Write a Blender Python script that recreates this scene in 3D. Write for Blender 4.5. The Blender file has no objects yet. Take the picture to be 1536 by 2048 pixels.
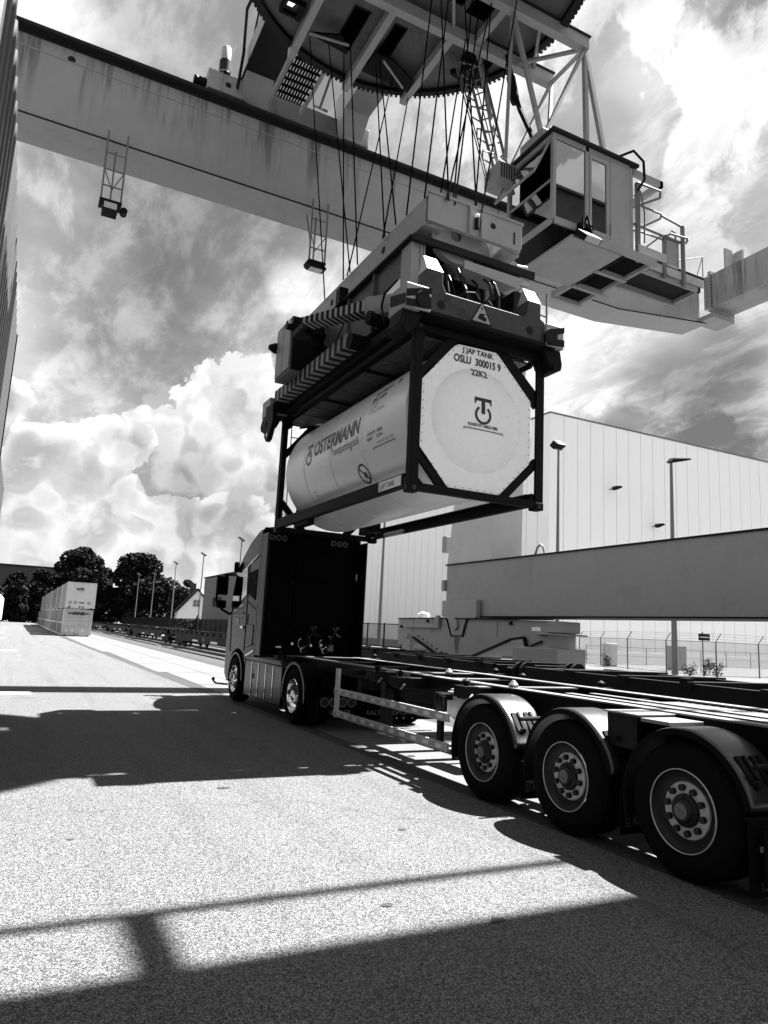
import bpy, bmesh, math, random
from mathutils import Vector, Matrix
R = math.radians
random.seed(7)
S = bpy.context.scene
C = S.collection

# ---------------------------------------------------------------- camera
cam = bpy.data.cameras.new('camera')
cam.sensor_fit = 'VERTICAL'; cam.sensor_height = 24.0; cam.sensor_width = 18.0
cam.lens = 24.0 * 1424.26 / 2048.0
cam.clip_start = 0.05; cam.clip_end = 3000
camo = bpy.data.objects.new('camera', cam); C.objects.link(camo)
yaw, pitch, roll = 0.465582, 0.167265, 0.0491837
fw = Vector((math.sin(yaw) * math.cos(pitch), math.cos(yaw) * math.cos(pitch), math.sin(pitch)))
rt = Vector((math.cos(yaw), -math.sin(yaw), 0)); up = rt.cross(fw)
r2 = rt * math.cos(roll) + up * math.sin(roll); u2 = -rt * math.sin(roll) + up * math.cos(roll)
m = Matrix((r2, u2, -fw)).transposed().to_4x4(); m.translation = (0, 0, 1.73)
camo.matrix_world = m
S.camera = camo

# ---------------------------------------------------------------- sun, sky, exposure
SUN_EL = math.atan(1 / 0.521)
sd = Vector((0.52, 0.03, 1.0)).normalized()          # towards the sun
sun = bpy.data.lights.new('sun', 'SUN'); sun.energy = 5.0; sun.angle = R(0.55); sun.color = (1, 1, 1)
suno = bpy.data.objects.new('sun', sun); C.objects.link(suno)
suno.rotation_euler = (-sd).to_track_quat('-Z', 'Y').to_euler()
S.view_settings.view_transform = 'Standard'; S.view_settings.look = 'None'
S.view_settings.gamma = 1; S.view_settings.use_curve_mapping = False
S.view_settings.exposure = 2.55
S.render.engine = 'CYCLES'
S.cycles.max_bounces = 6; S.cycles.diffuse_bounces = 3; S.cycles.glossy_bounces = 3; S.cycles.transparent_max_bounces = 10

W = bpy.data.worlds.new('World'); S.world = W; W.use_nodes = True
nt = W.node_tree; nt.nodes.clear()
def N(t, tree=None, **k):
    n = (tree or nt).nodes.new(t)
    for a, b in k.items(): setattr(n, a, b)
    return n
L = nt.links.new
def mth(op, a, b=None, c=None, tree=None, clamp=False):
    tree = tree or nt
    n = tree.nodes.new('ShaderNodeMath'); n.operation = op; n.use_clamp = clamp
    for i, v in enumerate((a, b, c)):
        if v is None: continue
        if isinstance(v, (int, float)): n.inputs[i].default_value = v
        else: tree.links.new(v, n.inputs[i])
    return n.outputs[0]
def smooth(v, a, b, o0=0.0, o1=1.0, tree=None):
    tree = tree or nt
    n = tree.nodes.new('ShaderNodeMapRange'); n.interpolation_type = 'SMOOTHSTEP'
    tree.links.new(v, n.inputs[0])
    for i, q in enumerate((a, b, o0, o1)): n.inputs[i + 1].default_value = q
    return n.outputs[0]
tc = N('ShaderNodeTexCoord')
Dv = tc.outputs['Generated']
def noise3(vec, scale, detail=8, rough=.55, dist=0.0, tree=None, lac=2.0):
    tree = tree or nt
    n = tree.nodes.new('ShaderNodeTexNoise'); n.inputs['Scale'].default_value = scale
    n.inputs['Detail'].default_value = detail; n.inputs['Roughness'].default_value = rough
    n.inputs['Distortion'].default_value = dist; n.inputs['Lacunarity'].default_value = lac
    tree.links.new(vec, n.inputs['Vector']); return n.outputs[0]
def vm(op, a, b, tree=None):
    tree = tree or nt
    n = tree.nodes.new('ShaderNodeVectorMath'); n.operation = op
    for i, v in enumerate((a, b)):
        if v is None: continue
        if isinstance(v, tuple): n.inputs[i].default_value = v
        else: tree.links.new(v, n.inputs[i])
    return n
# direction helpers: every number below is a direction in the sky (x right, y away, z up)
def cen(d, r_, s_, src=None):
    """1 inside r_ degrees of direction d, 0 beyond r_+s_ degrees"""
    dn = Vector(d).normalized()
    dot = vm('DOT_PRODUCT', src or Dwarp, tuple(dn)).outputs['Value']
    return smooth(dot, math.cos(R(r_ + s_)), math.cos(R(r_)))
def warp(scale, amt, detail):
    n_ = N('ShaderNodeTexNoise'); n_.inputs['Scale'].default_value = scale; n_.inputs['Detail'].default_value = detail; n_.inputs['Roughness'].default_value = .6
    L(Dv, n_.inputs['Vector']); w_ = vm('SUBTRACT', n_.outputs['Color'], (.5, .5, .5)).outputs[0]
    s_ = N('ShaderNodeVectorMath', operation='SCALE'); L(w_, s_.inputs[0]); s_.inputs['Scale'].default_value = amt
    return vm('NORMALIZE', vm('ADD', Dv, s_.outputs[0]).outputs[0], None).outputs[0]
Dwarp = warp(4.0, .22, 3)
sep = N('ShaderNodeSeparateXYZ'); L(Dv, sep.inputs[0])
zz = mth('MAXIMUM', sep.outputs[2], 0.0)
inv = mth('DIVIDE', 1.0, mth('ADD', zz, .22))
pl = N('ShaderNodeCombineXYZ'); L(mth('MULTIPLY', sep.outputs[0], inv), pl.inputs[0]); L(mth('MULTIPLY', sep.outputs[1], inv), pl.inputs[1])
mp = N('ShaderNodeMapping'); mp.inputs['Scale'].default_value = (1.7, .8, 1); mp.inputs['Rotation'].default_value = (0, 0, R(50)); L(pl.outputs[0], mp.inputs[0])
def noise2(vec, scale, detail, rough, dist=0.0):
    n_ = N('ShaderNodeTexNoise', noise_dimensions='2D'); n_.inputs['Scale'].default_value = scale; n_.inputs['Detail'].default_value = detail
    n_.inputs['Roughness'].default_value = rough; n_.inputs['Distortion'].default_value = dist; L(vec, n_.inputs['Vector']); return n_
wisp = noise2(mp.outputs[0], 5.5, 8, .66, .2).outputs[0]
wisp2 = noise2(pl.outputs[0], 2.6, 7, .60, .12).outputs[0]
# azimuth and height of the direction, for the heaped clouds low in the sky
az = mth('ARCTAN2', sep.outputs[0], sep.outputs[1]); el_ = mth('ARCSINE', sep.outputs[2])
UV0 = N('ShaderNodeCombineXYZ'); L(az, UV0.inputs[0]); L(el_, UV0.inputs[1])
nf = noise2(UV0.outputs[0], 11, 2, .6); wf = vm('SUBTRACT', nf.outputs['Color'], (.5, .5, .5)).outputs[0]
sf = N('ShaderNodeVectorMath', operation='SCALE'); L(wf, sf.inputs[0]); sf.inputs['Scale'].default_value = .035
UV = vm('ADD', UV0.outputs[0], sf.outputs[0]).outputs[0]
def dir_uv(d):
    d = Vector(d).normalized(); return (math.atan2(d.x, d.y), math.asin(d.z))
def puff(d, r_, s_):
    u_, v_ = dir_uv(d); dv = vm('SUBTRACT', UV, (u_, v_, 0)).outputs[0]
    sx_ = vm('MULTIPLY', dv, (math.cos(v_), 1, 0)).outputs[0]
    ln_ = vm('LENGTH', sx_, None).outputs['Value']
    return smooth(ln_, R(r_ + s_), R(r_))
# D is the brightness wanted on screen; it is turned into light at the end
D = mth('ADD', .74, mth('ADD', mth('MULTIPLY', smooth(wisp, .42, .66), .15), mth('MULTIPLY', smooth(wisp2, .36, .66), .13)))
for (d, r_, s_, a_) in [
    ((.05, .76, .65), 6, 16, -.13), ((.16, .874, .44), 4, 10, -.13), ((.10, .92, .37), 1, 7, -.08), ((.02, .90, .43), 1, 5, .10), ((.0, .955, .29), 1, 6, .02),
    ((.65, .50, .57), 8, 16, -.02), ((.76, .50, .42), 5, 14, .0), ((.60, .47, .64), 4, 8, .0), ((.617, .40, .67), 1, 5, -.14), ((.56, .58, .58), 2, 8, -.04),
    ((.60, .68, .41), 1, 7, .10), ((.673, .656, .341), 1, 6, -.10), ((.74, .61, .285), 2, 6, -.26), ((.79, .55, .29), 2, 6, -.12), ((.70, .65, .29), 1, 3.5, .16), ((.757, .543, .38), 1, 5, -.05),
    ((.352, .707, .613), 6, 12, -.04), ((-.06, .765, .64), 1, 4, .25), ((.557, .509, .645), .5, 3, .16)]:
    D = mth('ADD', D, mth('MULTIPLY', cen(d, r_, s_), a_))
# heaped clouds: billows from inverted cells over soft noise
def cells(scale, src):
    v_ = N('ShaderNodeTexVoronoi'); v_.feature = 'F1'; v_.voronoi_dimensions = '2D'; v_.inputs['Scale'].default_value = scale
    L(src, v_.inputs['Vector']); d_ = v_.outputs['Distance']; return mth('SUBTRACT', .55, mth('MULTIPLY', d_, d_))
# ragged bright cloud on the right and a loose puff
rc = noise2(UV, 4.2, 8, .60).outputs[0]
rgt = cen((.70, .50, .5), 17, 16)
D = mth('ADD', D, mth('MULTIPLY', rgt, mth('SUBTRACT', mth('MULTIPLY', smooth(rc, .455, .525), .16), .06)))
D = mth('ADD', D, mth('MULTIPLY', cen((.285, .845, .452), .4, 3.4), mth('MULTIPLY', smooth(rc, .30, .56), .32)))
D = mth('ADD', D, mth('MULTIPLY', cen((.61, .475, .64), 3.0, 5.0), mth('MULTIPLY', smooth(rc, .44, .50), .10)))
def bump(src, fine, off_):
    s2 = vm('ADD', src, off_).outputs[0]
    b_ = mth('ADD', mth('MULTIPLY', cells(17, s2), .34), mth('MULTIPLY', cells(40, s2), .14))
    return mth('ADD', b_, mth('MULTIPLY', mth('SUBTRACT', noise2(s2, 9.0, fine, .63).outputs[0], .5), 1.15))
puffs = [((.225, .93, .275), 2.0, 6.0), ((.27, .92, .285), 2.0, 5.5), ((.155, .955, .25), .5, 4.0), ((.30, .935, .22), 4.0, 5.0), ((.20, .96, .21), 3.0, 5.0),
         ((-.04, .965, .255), .3, 2.8), ((.12, .97, .20), 3.0, 4), ((.28, .955, .14), 5, 5), ((.04, .985, .15), 4, 4)]
puffs2 = [((.075, .966, .235), .3, 3.4), ((.105, .96, .222), .5, 3.4), ((.0, .975, .185), 1.2, 3.6), ((.05, .985, .165), 1.4, 3.6), ((.10, .98, .15), 1.5, 4), ((.165, .975, .115), 2, 4), ((.25, .96, .105), 2, 5), ((.02, .99, .09), 5, 5), ((.12, .99, .06), 5, 5),
         ((-.9, .1, .3), 14, 12), ((.1, -.95, .3), 18, 14), ((.75, -.6, .3), 16, 12), ((-.6, -.6, .45), 14, 12), ((-.5, .8, .25), 10, 10)]
def layer(pf, off_, bright, belly, bscale):
    b0 = bump(UV, 7, off_); b1 = bump(UV, 2, (off_[0] + .014, off_[1] + .026, 0))
    hp = None
    for (d, r_, s_) in pf:
        c_ = puff(d, r_, s_); hp = c_ if hp is None else mth('MAXIMUM', hp, c_)
    dens = mth('ADD', mth('SUBTRACT', mth('MULTIPLY', hp, .95), .70), b0)
    mask = smooth(dens, .0, .045)
    lit = smooth(mth('SUBTRACT', b0, b1), -.10, .10)
    c = mth('ADD', bright, mth('MULTIPLY', lit, .19))
    c = mth('SUBTRACT', c, mth('MULTIPLY', smooth(dens, .12, bscale), belly))
    return mask, c
mask, CD = layer(puffs, (0, 0, 0), .92, .22, .60)
m2, c2 = layer(puffs2, (3.1, 1.7, .6), .90, .18, .58)
mx2 = N('ShaderNodeMix', data_type='FLOAT'); L(m2, mx2.inputs[0]); L(CD, mx2.inputs[2]); L(c2, mx2.inputs[3])
CD = mx2.outputs[0]; mask = mth('MAXIMUM', mask, m2)
for (d, r_, s_, a_) in [
    ((.24, .955, .185), 1.5, 5, -.14), ((.13, .97, .19), .5, 4, -.07), ((.30, .90, .33), 2, 6, .05)]:
    CD = mth('ADD', CD, mth('MULTIPLY', cen(d, r_, s_), a_))
mixc = N('ShaderNodeMix', data_type='FLOAT'); L(mask, mixc.inputs[0]); L(D, mixc.inputs[2]); L(CD, mixc.inputs[3])
Dd = mth('MINIMUM', mth('MAXIMUM', mixc.outputs[0], .42), 1.02)
lin = mth('MULTIPLY', mth('POWER', Dd, 2.25), 10.0 / 2 ** S.view_settings.exposure)
sky = N('ShaderNodeTexSky', sky_type='NISHITA'); sky.sun_disc = False
sky.sun_elevation = SUN_EL; sky.sun_rotation = math.atan2(sd.x, sd.y)
bw = N('ShaderNodeRGBToBW'); L(sky.outputs[0], bw.inputs[0])
tot = mth('ADD', mth('MULTIPLY', lin, .95), mth('MULTIPLY', bw.outputs[0], .03))
bg = N('ShaderNodeBackground'); bg.inputs['Strength'].default_value = .10; L(tot, bg.inputs['Color'])
out = N('ShaderNodeOutputWorld'); L(bg.outputs[0], out.inputs[0])

# ---------------------------------------------------------------- materials
def mat(name, col, rough=.6, metal=0.0, var=.12, scale=3.0, bump=0.0, bscale=40, spec=.5, streak=0.0, coat=0.0, grime=0.0):
    m_ = bpy.data.materials.new(name); m_.use_nodes = True
    t = m_.node_tree; p = t.nodes['Principled BSDF']
    p.inputs['Roughness'].default_value = rough; p.inputs['Metallic'].default_value = metal
    p.inputs['Specular IOR Level'].default_value = spec
    p.inputs['Coat Weight'].default_value = coat; p.inputs['Coat Roughness'].default_value = .05
    g = t.nodes.new('ShaderNodeTexCoord'); geo = t.nodes.new('ShaderNodeNewGeometry')
    P = geo.outputs['Position']
    n1 = noise3(P, scale, 6, .6, .2, t)
    f = mth('ADD', 1.0 - var, mth('MULTIPLY', n1, 2 * var, tree=t), tree=t)
    if streak:
        mp_ = t.nodes.new('ShaderNodeMapping'); mp_.inputs['Scale'].default_value = (1.1, 1.1, .10); t.links.new(P, mp_.inputs[0])
        s1 = noise3(mp_.outputs[0], 1.7, 6, .65, 0, t)
        mp3 = t.nodes.new('ShaderNodeMapping'); mp3.inputs['Scale'].default_value = (9, 9, .5); t.links.new(P, mp3.inputs[0])
        s2 = noise3(mp3.outputs[0], 1.3, 5, .6, 0, t)
        sx = t.nodes.new('ShaderNodeSeparateXYZ'); t.links.new(g.outputs['Generated'], sx.inputs[0])
        top = smooth(sx.outputs[2], .10, .95, .12, 1.0, t)
        k = mth('MULTIPLY', smooth(mth('ADD', mth('MULTIPLY', s1, .7, tree=t), mth('MULTIPLY', s2, .35, tree=t), tree=t), .50, .68, 0, 1, t), top, tree=t)
        f = mth('MULTIPLY', f, mth('SUBTRACT', 1.0, mth('MULTIPLY', k, streak, tree=t), tree=t), tree=t)
    if grime:
        g1 = noise3(P, 1.4, 9, .7, .6, t)
        f = mth('MULTIPLY', f, mth('SUBTRACT', 1.0, mth('MULTIPLY', smooth(g1, .48, .68, 0, 1, t), grime, tree=t), tree=t), tree=t)
    v = mth('MULTIPLY', f, col, tree=t)
    cc = t.nodes.new('ShaderNodeCombineColor')
    for i in range(3): t.links.new(v, cc.inputs[i])
    t.links.new(cc.outputs[0], p.inputs['Base Color'])
    rr = mth('ADD', rough - .08, mth('MULTIPLY', noise3(P, scale * 2.3, 5, .6, 0, t), .16, tree=t), tree=t, clamp=True)
    t.links.new(rr, p.inputs['Roughness'])
    if bump:
        b = t.nodes.new('ShaderNodeBump'); b.inputs['Strength'].default_value = bump; b.inputs['Distance'].default_value = .01
        t.links.new(noise3(P, bscale, 5, .6, 0, t), b.inputs['Height']); t.links.new(b.outputs[0], p.inputs['Normal'])
    return m_
M = {}
M['crane'] = mat('crane_paint', .28, .55, streak=.80, var=.14, scale=1.3, bump=.05, bscale=9)
M['crane_plain'] = mat('crane_paint_clean', .27, .5, var=.10, scale=1.2, bump=.05, bscale=8, grime=.12)
M['crane_leg'] = mat('crane_paint_lit_leg', .50, .5, var=.08, scale=1.0, grime=.1)  # same crane paint made paler: ground-reflected light put into the colour
M['crane_mid'] = mat('crane_paint_shade_tone', .08, .6, var=.15, scale=1.6, grime=.4)  # darker crane paint: shade is put into the colour, with mottled grime
M['crane_light'] = mat('crane_paint_light', .29, .5, var=.10, scale=1.5, grime=.15)
M['crane_dark'] = mat('crane_grime_and_shade', .016, .8, spec=.2, var=.3, scale=4)  # grime tone; also paints the shadow line along the girder flange
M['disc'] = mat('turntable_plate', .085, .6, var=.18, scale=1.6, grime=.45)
M['black_steel'] = mat('black_steel', .004, .6, spec=.12, var=.3, scale=5, bump=.1, bscale=30)
M['rusty'] = mat('worn_dark_steel', .045, .6, spec=.3, var=.3, scale=6, grime=.7, bump=.2, bscale=25)
M['frame'] = mat('container_frame_paint', .004, .6, spec=.12, var=.2, scale=5, bump=.08, bscale=20)
M['tank'] = mat('tank_cladding', .90, .30, var=.02, scale=1.2, spec=.8)
M['tank_end'] = mat('tank_end_plate', .92, .28, var=.03, scale=3, streak=.05, bump=.12, bscale=1.6)
M['ink'] = mat('black_print', .008, .5, var=.1)
M['grey_ink'] = mat('grey_print', .10, .5, var=.1)
M['white_ink'] = mat('white_print', .6, .5, var=.1)
M['dim_ink'] = mat('dim_print', .10, .5, var=.1)
M['hatch_white'] = mat('hatch_white_paint', .30, .5, var=.15, scale=8, grime=.35)
M['hatch_black'] = mat('hatch_black_paint', .006, .6, spec=.2, var=.2)
M['rope'] = mat('greased_wire_rope', .006, .95, spec=.0, var=.2, scale=20)
M['rubber'] = mat('tyre_rubber', .004, .9, spec=.08, var=.2, scale=12, bump=.2, bscale=60)
M['rim'] = mat('steel_rim', .20, .42, metal=.2, var=.15, scale=9, grime=.3)
M['disc_metal'] = mat('painted_wheel_disc', .45, .5, var=.15, scale=12, grime=.35)
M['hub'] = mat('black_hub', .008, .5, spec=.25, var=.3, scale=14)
M['guard'] = mat('mudguard_plastic', .010, .32, var=.15, scale=6, bump=.05, spec=.75)
M['sunlit_dust'] = mat('sunlit_dusty_flange', .15, .5, var=.25, scale=9, grime=.3)  # pale tone paints the sun's highlights onto dusty flange tops and fittings
M['deck'] = mat('worn_deck_steel', .075, .55, var=.45, scale=14, grime=.5)
M['chassis'] = mat('chassis_paint', .003, .45, spec=.2, var=.3, scale=6, bump=.05)
M['alu'] = mat('aluminium_profile', .42, .4, metal=.3, var=.15, scale=10, grime=.2)
M['cab_paint'] = mat('black_cab_lacquer', .006, .2, var=.08, coat=.02, spec=.12, bump=.6, bscale=1.3)
M['cab_back'] = mat('black_cab_rear_panel', .0012, .6, spec=.03, var=.15)
M['chrome'] = mat('chrome', .75, .12, metal=1.0, var=.05)
M['skirt'] = mat('skirt_lacquer', .008, .22, var=.1, coat=.04, spec=.2, bump=.3, bscale=1.5)
M['warehouse'] = mat('white_wall_cladding', .92, .5, var=.03, scale=.2)
M['warehouse_joint'] = mat('cladding_joint', .55, .6, var=.1)
M['cladding'] = mat('dark_corrugated_sheet', .06, .45, var=.18, scale=.7, streak=.3)
M['greybuild'] = mat('grey_cladding', .075, .6, var=.06, scale=.5)
M['swap'] = mat('swap_body_panel', .58, .5, var=.08, scale=.8, streak=.25)
M['swap_grey'] = mat('swap_body_side', .19, .5, var=.1, scale=.8, streak=.35)
M['swap_mid'] = mat('swap_body_yellowish_panel', .43, .5, var=.08, scale=.8, streak=.25)
M['swap_dark'] = mat('swap_body_dark_side', .09, .5, var=.1, scale=.8, streak=.35)
M['wagon'] = mat('wagon_frame', .006, .7, spec=.15, var=.4, scale=3, grime=.4)
M['pole'] = mat('galvanised_pole', .12, .5, metal=.2, var=.1, scale=2)
M['pole_light'] = mat('bright_galvanised_pole', .11, .5, var=.1, scale=2)
M['ballast'] = mat('ballast_stone', .03, .9, var=.5, scale=14, bump=.6, bscale=18)
M['house_wall'] = mat('rendered_house_wall', .7, .8, var=.06)
M['roof_tile'] = mat('roof_tiles', .42, .6, var=.2, scale=2)
M['brick_dark'] = mat('dark_brick_wall', .035, .9, var=.2, scale=2)
M['trunk'] = mat('bark', .05, .9, var=.3, scale=5)
M['white_paint'] = mat('road_paint', .7, .6, var=.15, scale=6, grime=.3)
M['concrete'] = mat('kerb_concrete', .30, .85, var=.15, scale=2, bump=.2)
M['lamp_glass'] = mat('lamp_lens', .45, .15, var=.05)
M['seam'] = mat('seam_line', .30, .5, var=.1)
def glassmat(name, tint, gl):
    m_ = bpy.data.materials.new(name); m_.use_nodes = True; t = m_.node_tree; t.nodes.clear()
    a = t.nodes.new('ShaderNodeBsdfTransparent'); a.inputs[0].default_value = (tint, tint, tint, 1)
    b = t.nodes.new('ShaderNodeBsdfGlossy'); b.inputs['Roughness'].default_value = .02; b.inputs[0].default_value = (.95, .95, .95, 1)
    fr = t.nodes.new('ShaderNodeFresnel'); fr.inputs[0].default_value = 1.6
    f = mth('ADD', mth('MULTIPLY', fr.outputs[0], 1.2, tree=t), gl, tree=t, clamp=True)
    mx = t.nodes.new('ShaderNodeMixShader'); t.links.new(f, mx.inputs[0]); t.links.new(a.outputs[0], mx.inputs[1]); t.links.new(b.outputs[0], mx.inputs[2])
    o = t.nodes.new('ShaderNodeOutputMaterial'); t.links.new(mx.outputs[0], o.inputs[0]); return m_
M['cabin_glass'] = glassmat('cabin_glass', .12, .28); M['clear_glass'] = glassmat('clear_cabin_glass', .85, .10)
M['dark_glass'] = glassmat('tinted_glass', .04, .10)

M['foot_glass'] = mat('black_glass', .004, .12, spec=.25)
def leafmat(name, lo, hi):
    m_ = mat(name, lo, .6, var=.0); t = m_.node_tree; p = t.nodes['Principled BSDF']
    p.inputs['Specular IOR Level'].default_value = .05
    geo = t.nodes.new('ShaderNodeNewGeometry'); oi = geo.outputs['Random Per Island']
    v = mth('ADD', lo, mth('MULTIPLY', mth('POWER', oi, 1.6, tree=t), hi - lo, tree=t), tree=t)
    cc = t.nodes.new('ShaderNodeCombineColor')
    for i in range(3): t.links.new(v, cc.inputs[i])
    t.links.new(cc.outputs[0], p.inputs['Base Color']); return m_
M['leaf'] = leafmat('dark_foliage', .004, .024)
M['leaf_light'] = leafmat('light_foliage', .01, .05)

def asphalt(name, lo, hi, patch=.1, bs=.6, tracks=False):
    m_ = bpy.data.materials.new(name); m_.use_nodes = True; t = m_.node_tree; p = t.nodes['Principled BSDF']
    p.inputs['Roughness'].default_value = .85; p.inputs['Specular IOR Level'].default_value = .3
    geo = t.nodes.new('ShaderNodeNewGeometry'); P = geo.outputs['Position']
    vo = t.nodes.new('ShaderNodeTexVoronoi'); vo.inputs['Scale'].default_value = 105; t.links.new(P, vo.inputs['Vector'])
    sc_ = t.nodes.new('ShaderNodeSeparateColor'); t.links.new(vo.outputs['Color'], sc_.inputs[0])
    n2 = noise3(P, 190, 3, .6, 0, t); n3 = noise3(P, .55, 6, .6, .3, t); n4 = noise3(P, 38, 4, .65, 0, t)
    edge = smooth(vo.outputs['Distance'], .35, .75, 0, 1, t)
    a = mth('MULTIPLY', mth('ADD', mth('MULTIPLY', sc_.outputs[0], .6, tree=t), mth('MULTIPLY', smooth(n2, .35, .65, 0, 1, t), .45, tree=t), tree=t), mth('SUBTRACT', 1.0, mth('MULTIPLY', edge, .75, tree=t), tree=t), tree=t)
    a = mth('POWER', mth('MULTIPLY', a, smooth(n4, .30, .52, .5, 1.15, t), tree=t), 1.0, tree=t)
    if tracks:
        mpt = t.nodes.new('ShaderNodeMapping'); mpt.inputs['Scale'].default_value = (1.5, .045, 1); t.links.new(P, mpt.inputs[0])
        tk_ = noise3(mpt.outputs[0], 1.4, 4, .55, 0, t); st_n = noise3(P, .9, 7, .68, .4, t); ck_ = t.nodes.new('ShaderNodeTexVoronoi'); ck_.feature = 'DISTANCE_TO_EDGE'; ck_.inputs['Scale'].default_value = .23
        wn_ = t.nodes.new('ShaderNodeTexNoise'); wn_.inputs['Scale'].default_value = 1.3; wn_.inputs['Detail'].default_value = 5; t.links.new(P, wn_.inputs['Vector'])
        av = t.nodes.new('ShaderNodeVectorMath'); av.operation = 'ADD'; t.links.new(P, av.inputs[0]); t.links.new(wn_.outputs['Color'], av.inputs[1]); t.links.new(av.outputs[0], ck_.inputs['Vector'])
        a = mth('MULTIPLY', a, mth('SUBTRACT', 1.06, mth('MULTIPLY', smooth(tk_, .48, .66, 0, 1, t), .16, tree=t), tree=t), tree=t)
        a = mth('MULTIPLY', a, mth('SUBTRACT', 1.0, mth('MULTIPLY', smooth(st_n, .60, .72, 0, 1, t), .30, tree=t), tree=t), tree=t)
        a = mth('MULTIPLY', a, smooth(ck_.outputs['Distance'], .0015, .006, .72, 1.0, t), tree=t)
    v = mth('ADD', lo, mth('MULTIPLY', a, hi - lo, tree=t), tree=t)
    v = mth('MULTIPLY', v, mth('ADD', 1 - patch, mth('MULTIPLY', n3, 2 * patch, tree=t), tree=t), tree=t)
    cc = t.nodes.new('ShaderNodeCombineColor')
    for i in range(3): t.links.new(v, cc.inputs[i])
    t.links.new(cc.outputs[0], p.inputs['Base Color'])
    b = t.nodes.new('ShaderNodeBump'); b.inputs['Strength'].default_value = bs; b.inputs['Distance'].default_value = .006
    t.links.new(mth('ADD', mth('MULTIPLY', sc_.outputs[1], .5, tree=t), mth('SUBTRACT', n4, edge, tree=t), tree=t), b.inputs['Height']); t.links.new(b.outputs[0], p.inputs['Normal'])
    return m_
M['asphalt'] = asphalt('light_asphalt', .005, .210, .14, .6, True)
M['gutter'] = asphalt('dark_asphalt_strip', .012, .075, .15)
M['slab'] = asphalt('pale_concrete_paving', .07, .14, .12, .2)
M['ground'] = asphalt('gravel_ground', .05, .13, .2)

# ---------------------------------------------------------------- mesh builder
class MB:
    def __init__(s): s.v = []; s.f = []; s.mi = []; s.cur = 0; s.pc = []
    def add(s, vs, fs):
        s.pc.append((len(s.v), len(s.v) + len(vs), len(s.f), len(s.f) + len(fs)))
        o = len(s.v); s.v += [tuple(v) for v in vs]; s.f += [tuple(i + o for i in f) for f in fs]; s.mi += [s.cur] * len(fs); return s
    def box(s, x0, x1, y0, y1, z0, z1):
        return s.add([(x0, y0, z0), (x1, y0, z0), (x1, y1, z0), (x0, y1, z0), (x0, y0, z1), (x1, y0, z1), (x1, y1, z1), (x0, y1, z1)],
                     [(0, 3, 2, 1), (4, 5, 6, 7), (0, 1, 5, 4), (1, 2, 6, 5), (2, 3, 7, 6), (3, 0, 4, 7)])
    def bar(s, p, q, w, h=None, up_=(0, 0, 1)):
        h = h or w; p = Vector(p); q = Vector(q); d = (q - p).normalized(); u = Vector(up_)
        if abs(d.dot(u)) > .98: u = Vector((1, 0, 0))
        a = d.cross(u).normalized() * (w / 2); b = a.cross(d).normalized() * (h / 2)
        vs = [p - a - b, p + a - b, p + a + b, p - a + b, q - a - b, q + a - b, q + a + b, q - a + b]
        return s.add(vs, [(0, 3, 2, 1)[::-1], (4, 5, 6, 7)[::-1], (0, 1, 5, 4)[::-1], (1, 2, 6, 5)[::-1], (2, 3, 7, 6)[::-1], (3, 0, 4, 7)[::-1]])
    def tube(s, p, q, r, n=8, r1=None, cap=True):
        r1 = r if r1 is None else r1; p = Vector(p); q = Vector(q); d = (q - p).normalized(); u = Vector((0, 0, 1))
        if abs(d.dot(u)) > .98: u = Vector((1, 0, 0))
        a = d.cross(u).normalized(); b = d.cross(a)
        vs = []
        for (c, rr) in ((p, r), (q, r1)):
            for i in range(n):
                t = 2 * math.pi * i / n; vs.append(c + a * (rr * math.cos(t)) + b * (rr * math.sin(t)))
        fs = [(i, (i + 1) % n, n + (i + 1) % n, n + i) for i in range(n)]
        if cap: fs += [tuple(range(n))[::-1], tuple(range(n, 2 * n))]
        return s.add(vs, fs)
    def path(s, pts, r, n=8):
        for a, b in zip(pts, pts[1:]): s.tube(a, b, r, n)
        return s
    def prism(s, pts, axis, a, b):
        """pts: 2D outline; axis 'x': (y,z), 'y': (x,z), 'z': (x,y)"""
        n = len(pts)
        f = {'x': lambda p, t: (t, p[0], p[1]), 'y': lambda p, t: (p[0], t, p[1]), 'z': lambda p, t: (p[0], p[1], t)}[axis]
        vs = [f(p, a) for p in pts] + [f(p, b) for p in pts]
        return s.add(vs, [tuple(range(n))[::-1], tuple(range(n, 2 * n))] + [(i, (i + 1) % n, n + (i + 1) % n, n + i) for i in range(n)])
    def lathe(s, prof, c, axis='x', n=32, a0=0, a1=360):
        """prof: (radius, offset along axis)"""
        full = abs(a1 - a0) >= 360; k = n if full else n + 1; vs = []
        for (r, o) in prof:
            for i in range(k):
                t = R(a0) + R(a1 - a0) * i / n; u, w = r * math.cos(t), r * math.sin(t)
                if axis == 'x': vs.append((c[0] + o, c[1] + u, c[2] + w))
                elif axis == 'y': vs.append((c[0] + u, c[1] + o, c[2] + w))
                else: vs.append((c[0] + u, c[1] + w, c[2] + o))
        fs = []
        for j in range(len(prof) - 1):
            for i in range(n):
                i2 = (i + 1) % k if full else i + 1
                fs.append((j * k + i, j * k + i2, (j + 1) * k + i2, (j + 1) * k + i))
        return s.add(vs, fs)
    def sphere(s, c, r, n=10, sz=1.0):
        return s.lathe([(max(.0005, r * math.sin(math.pi * i / 6)), -r * sz * math.cos(math.pi * i / 6)) for i in range(7)], c, 'z', n)

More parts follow.
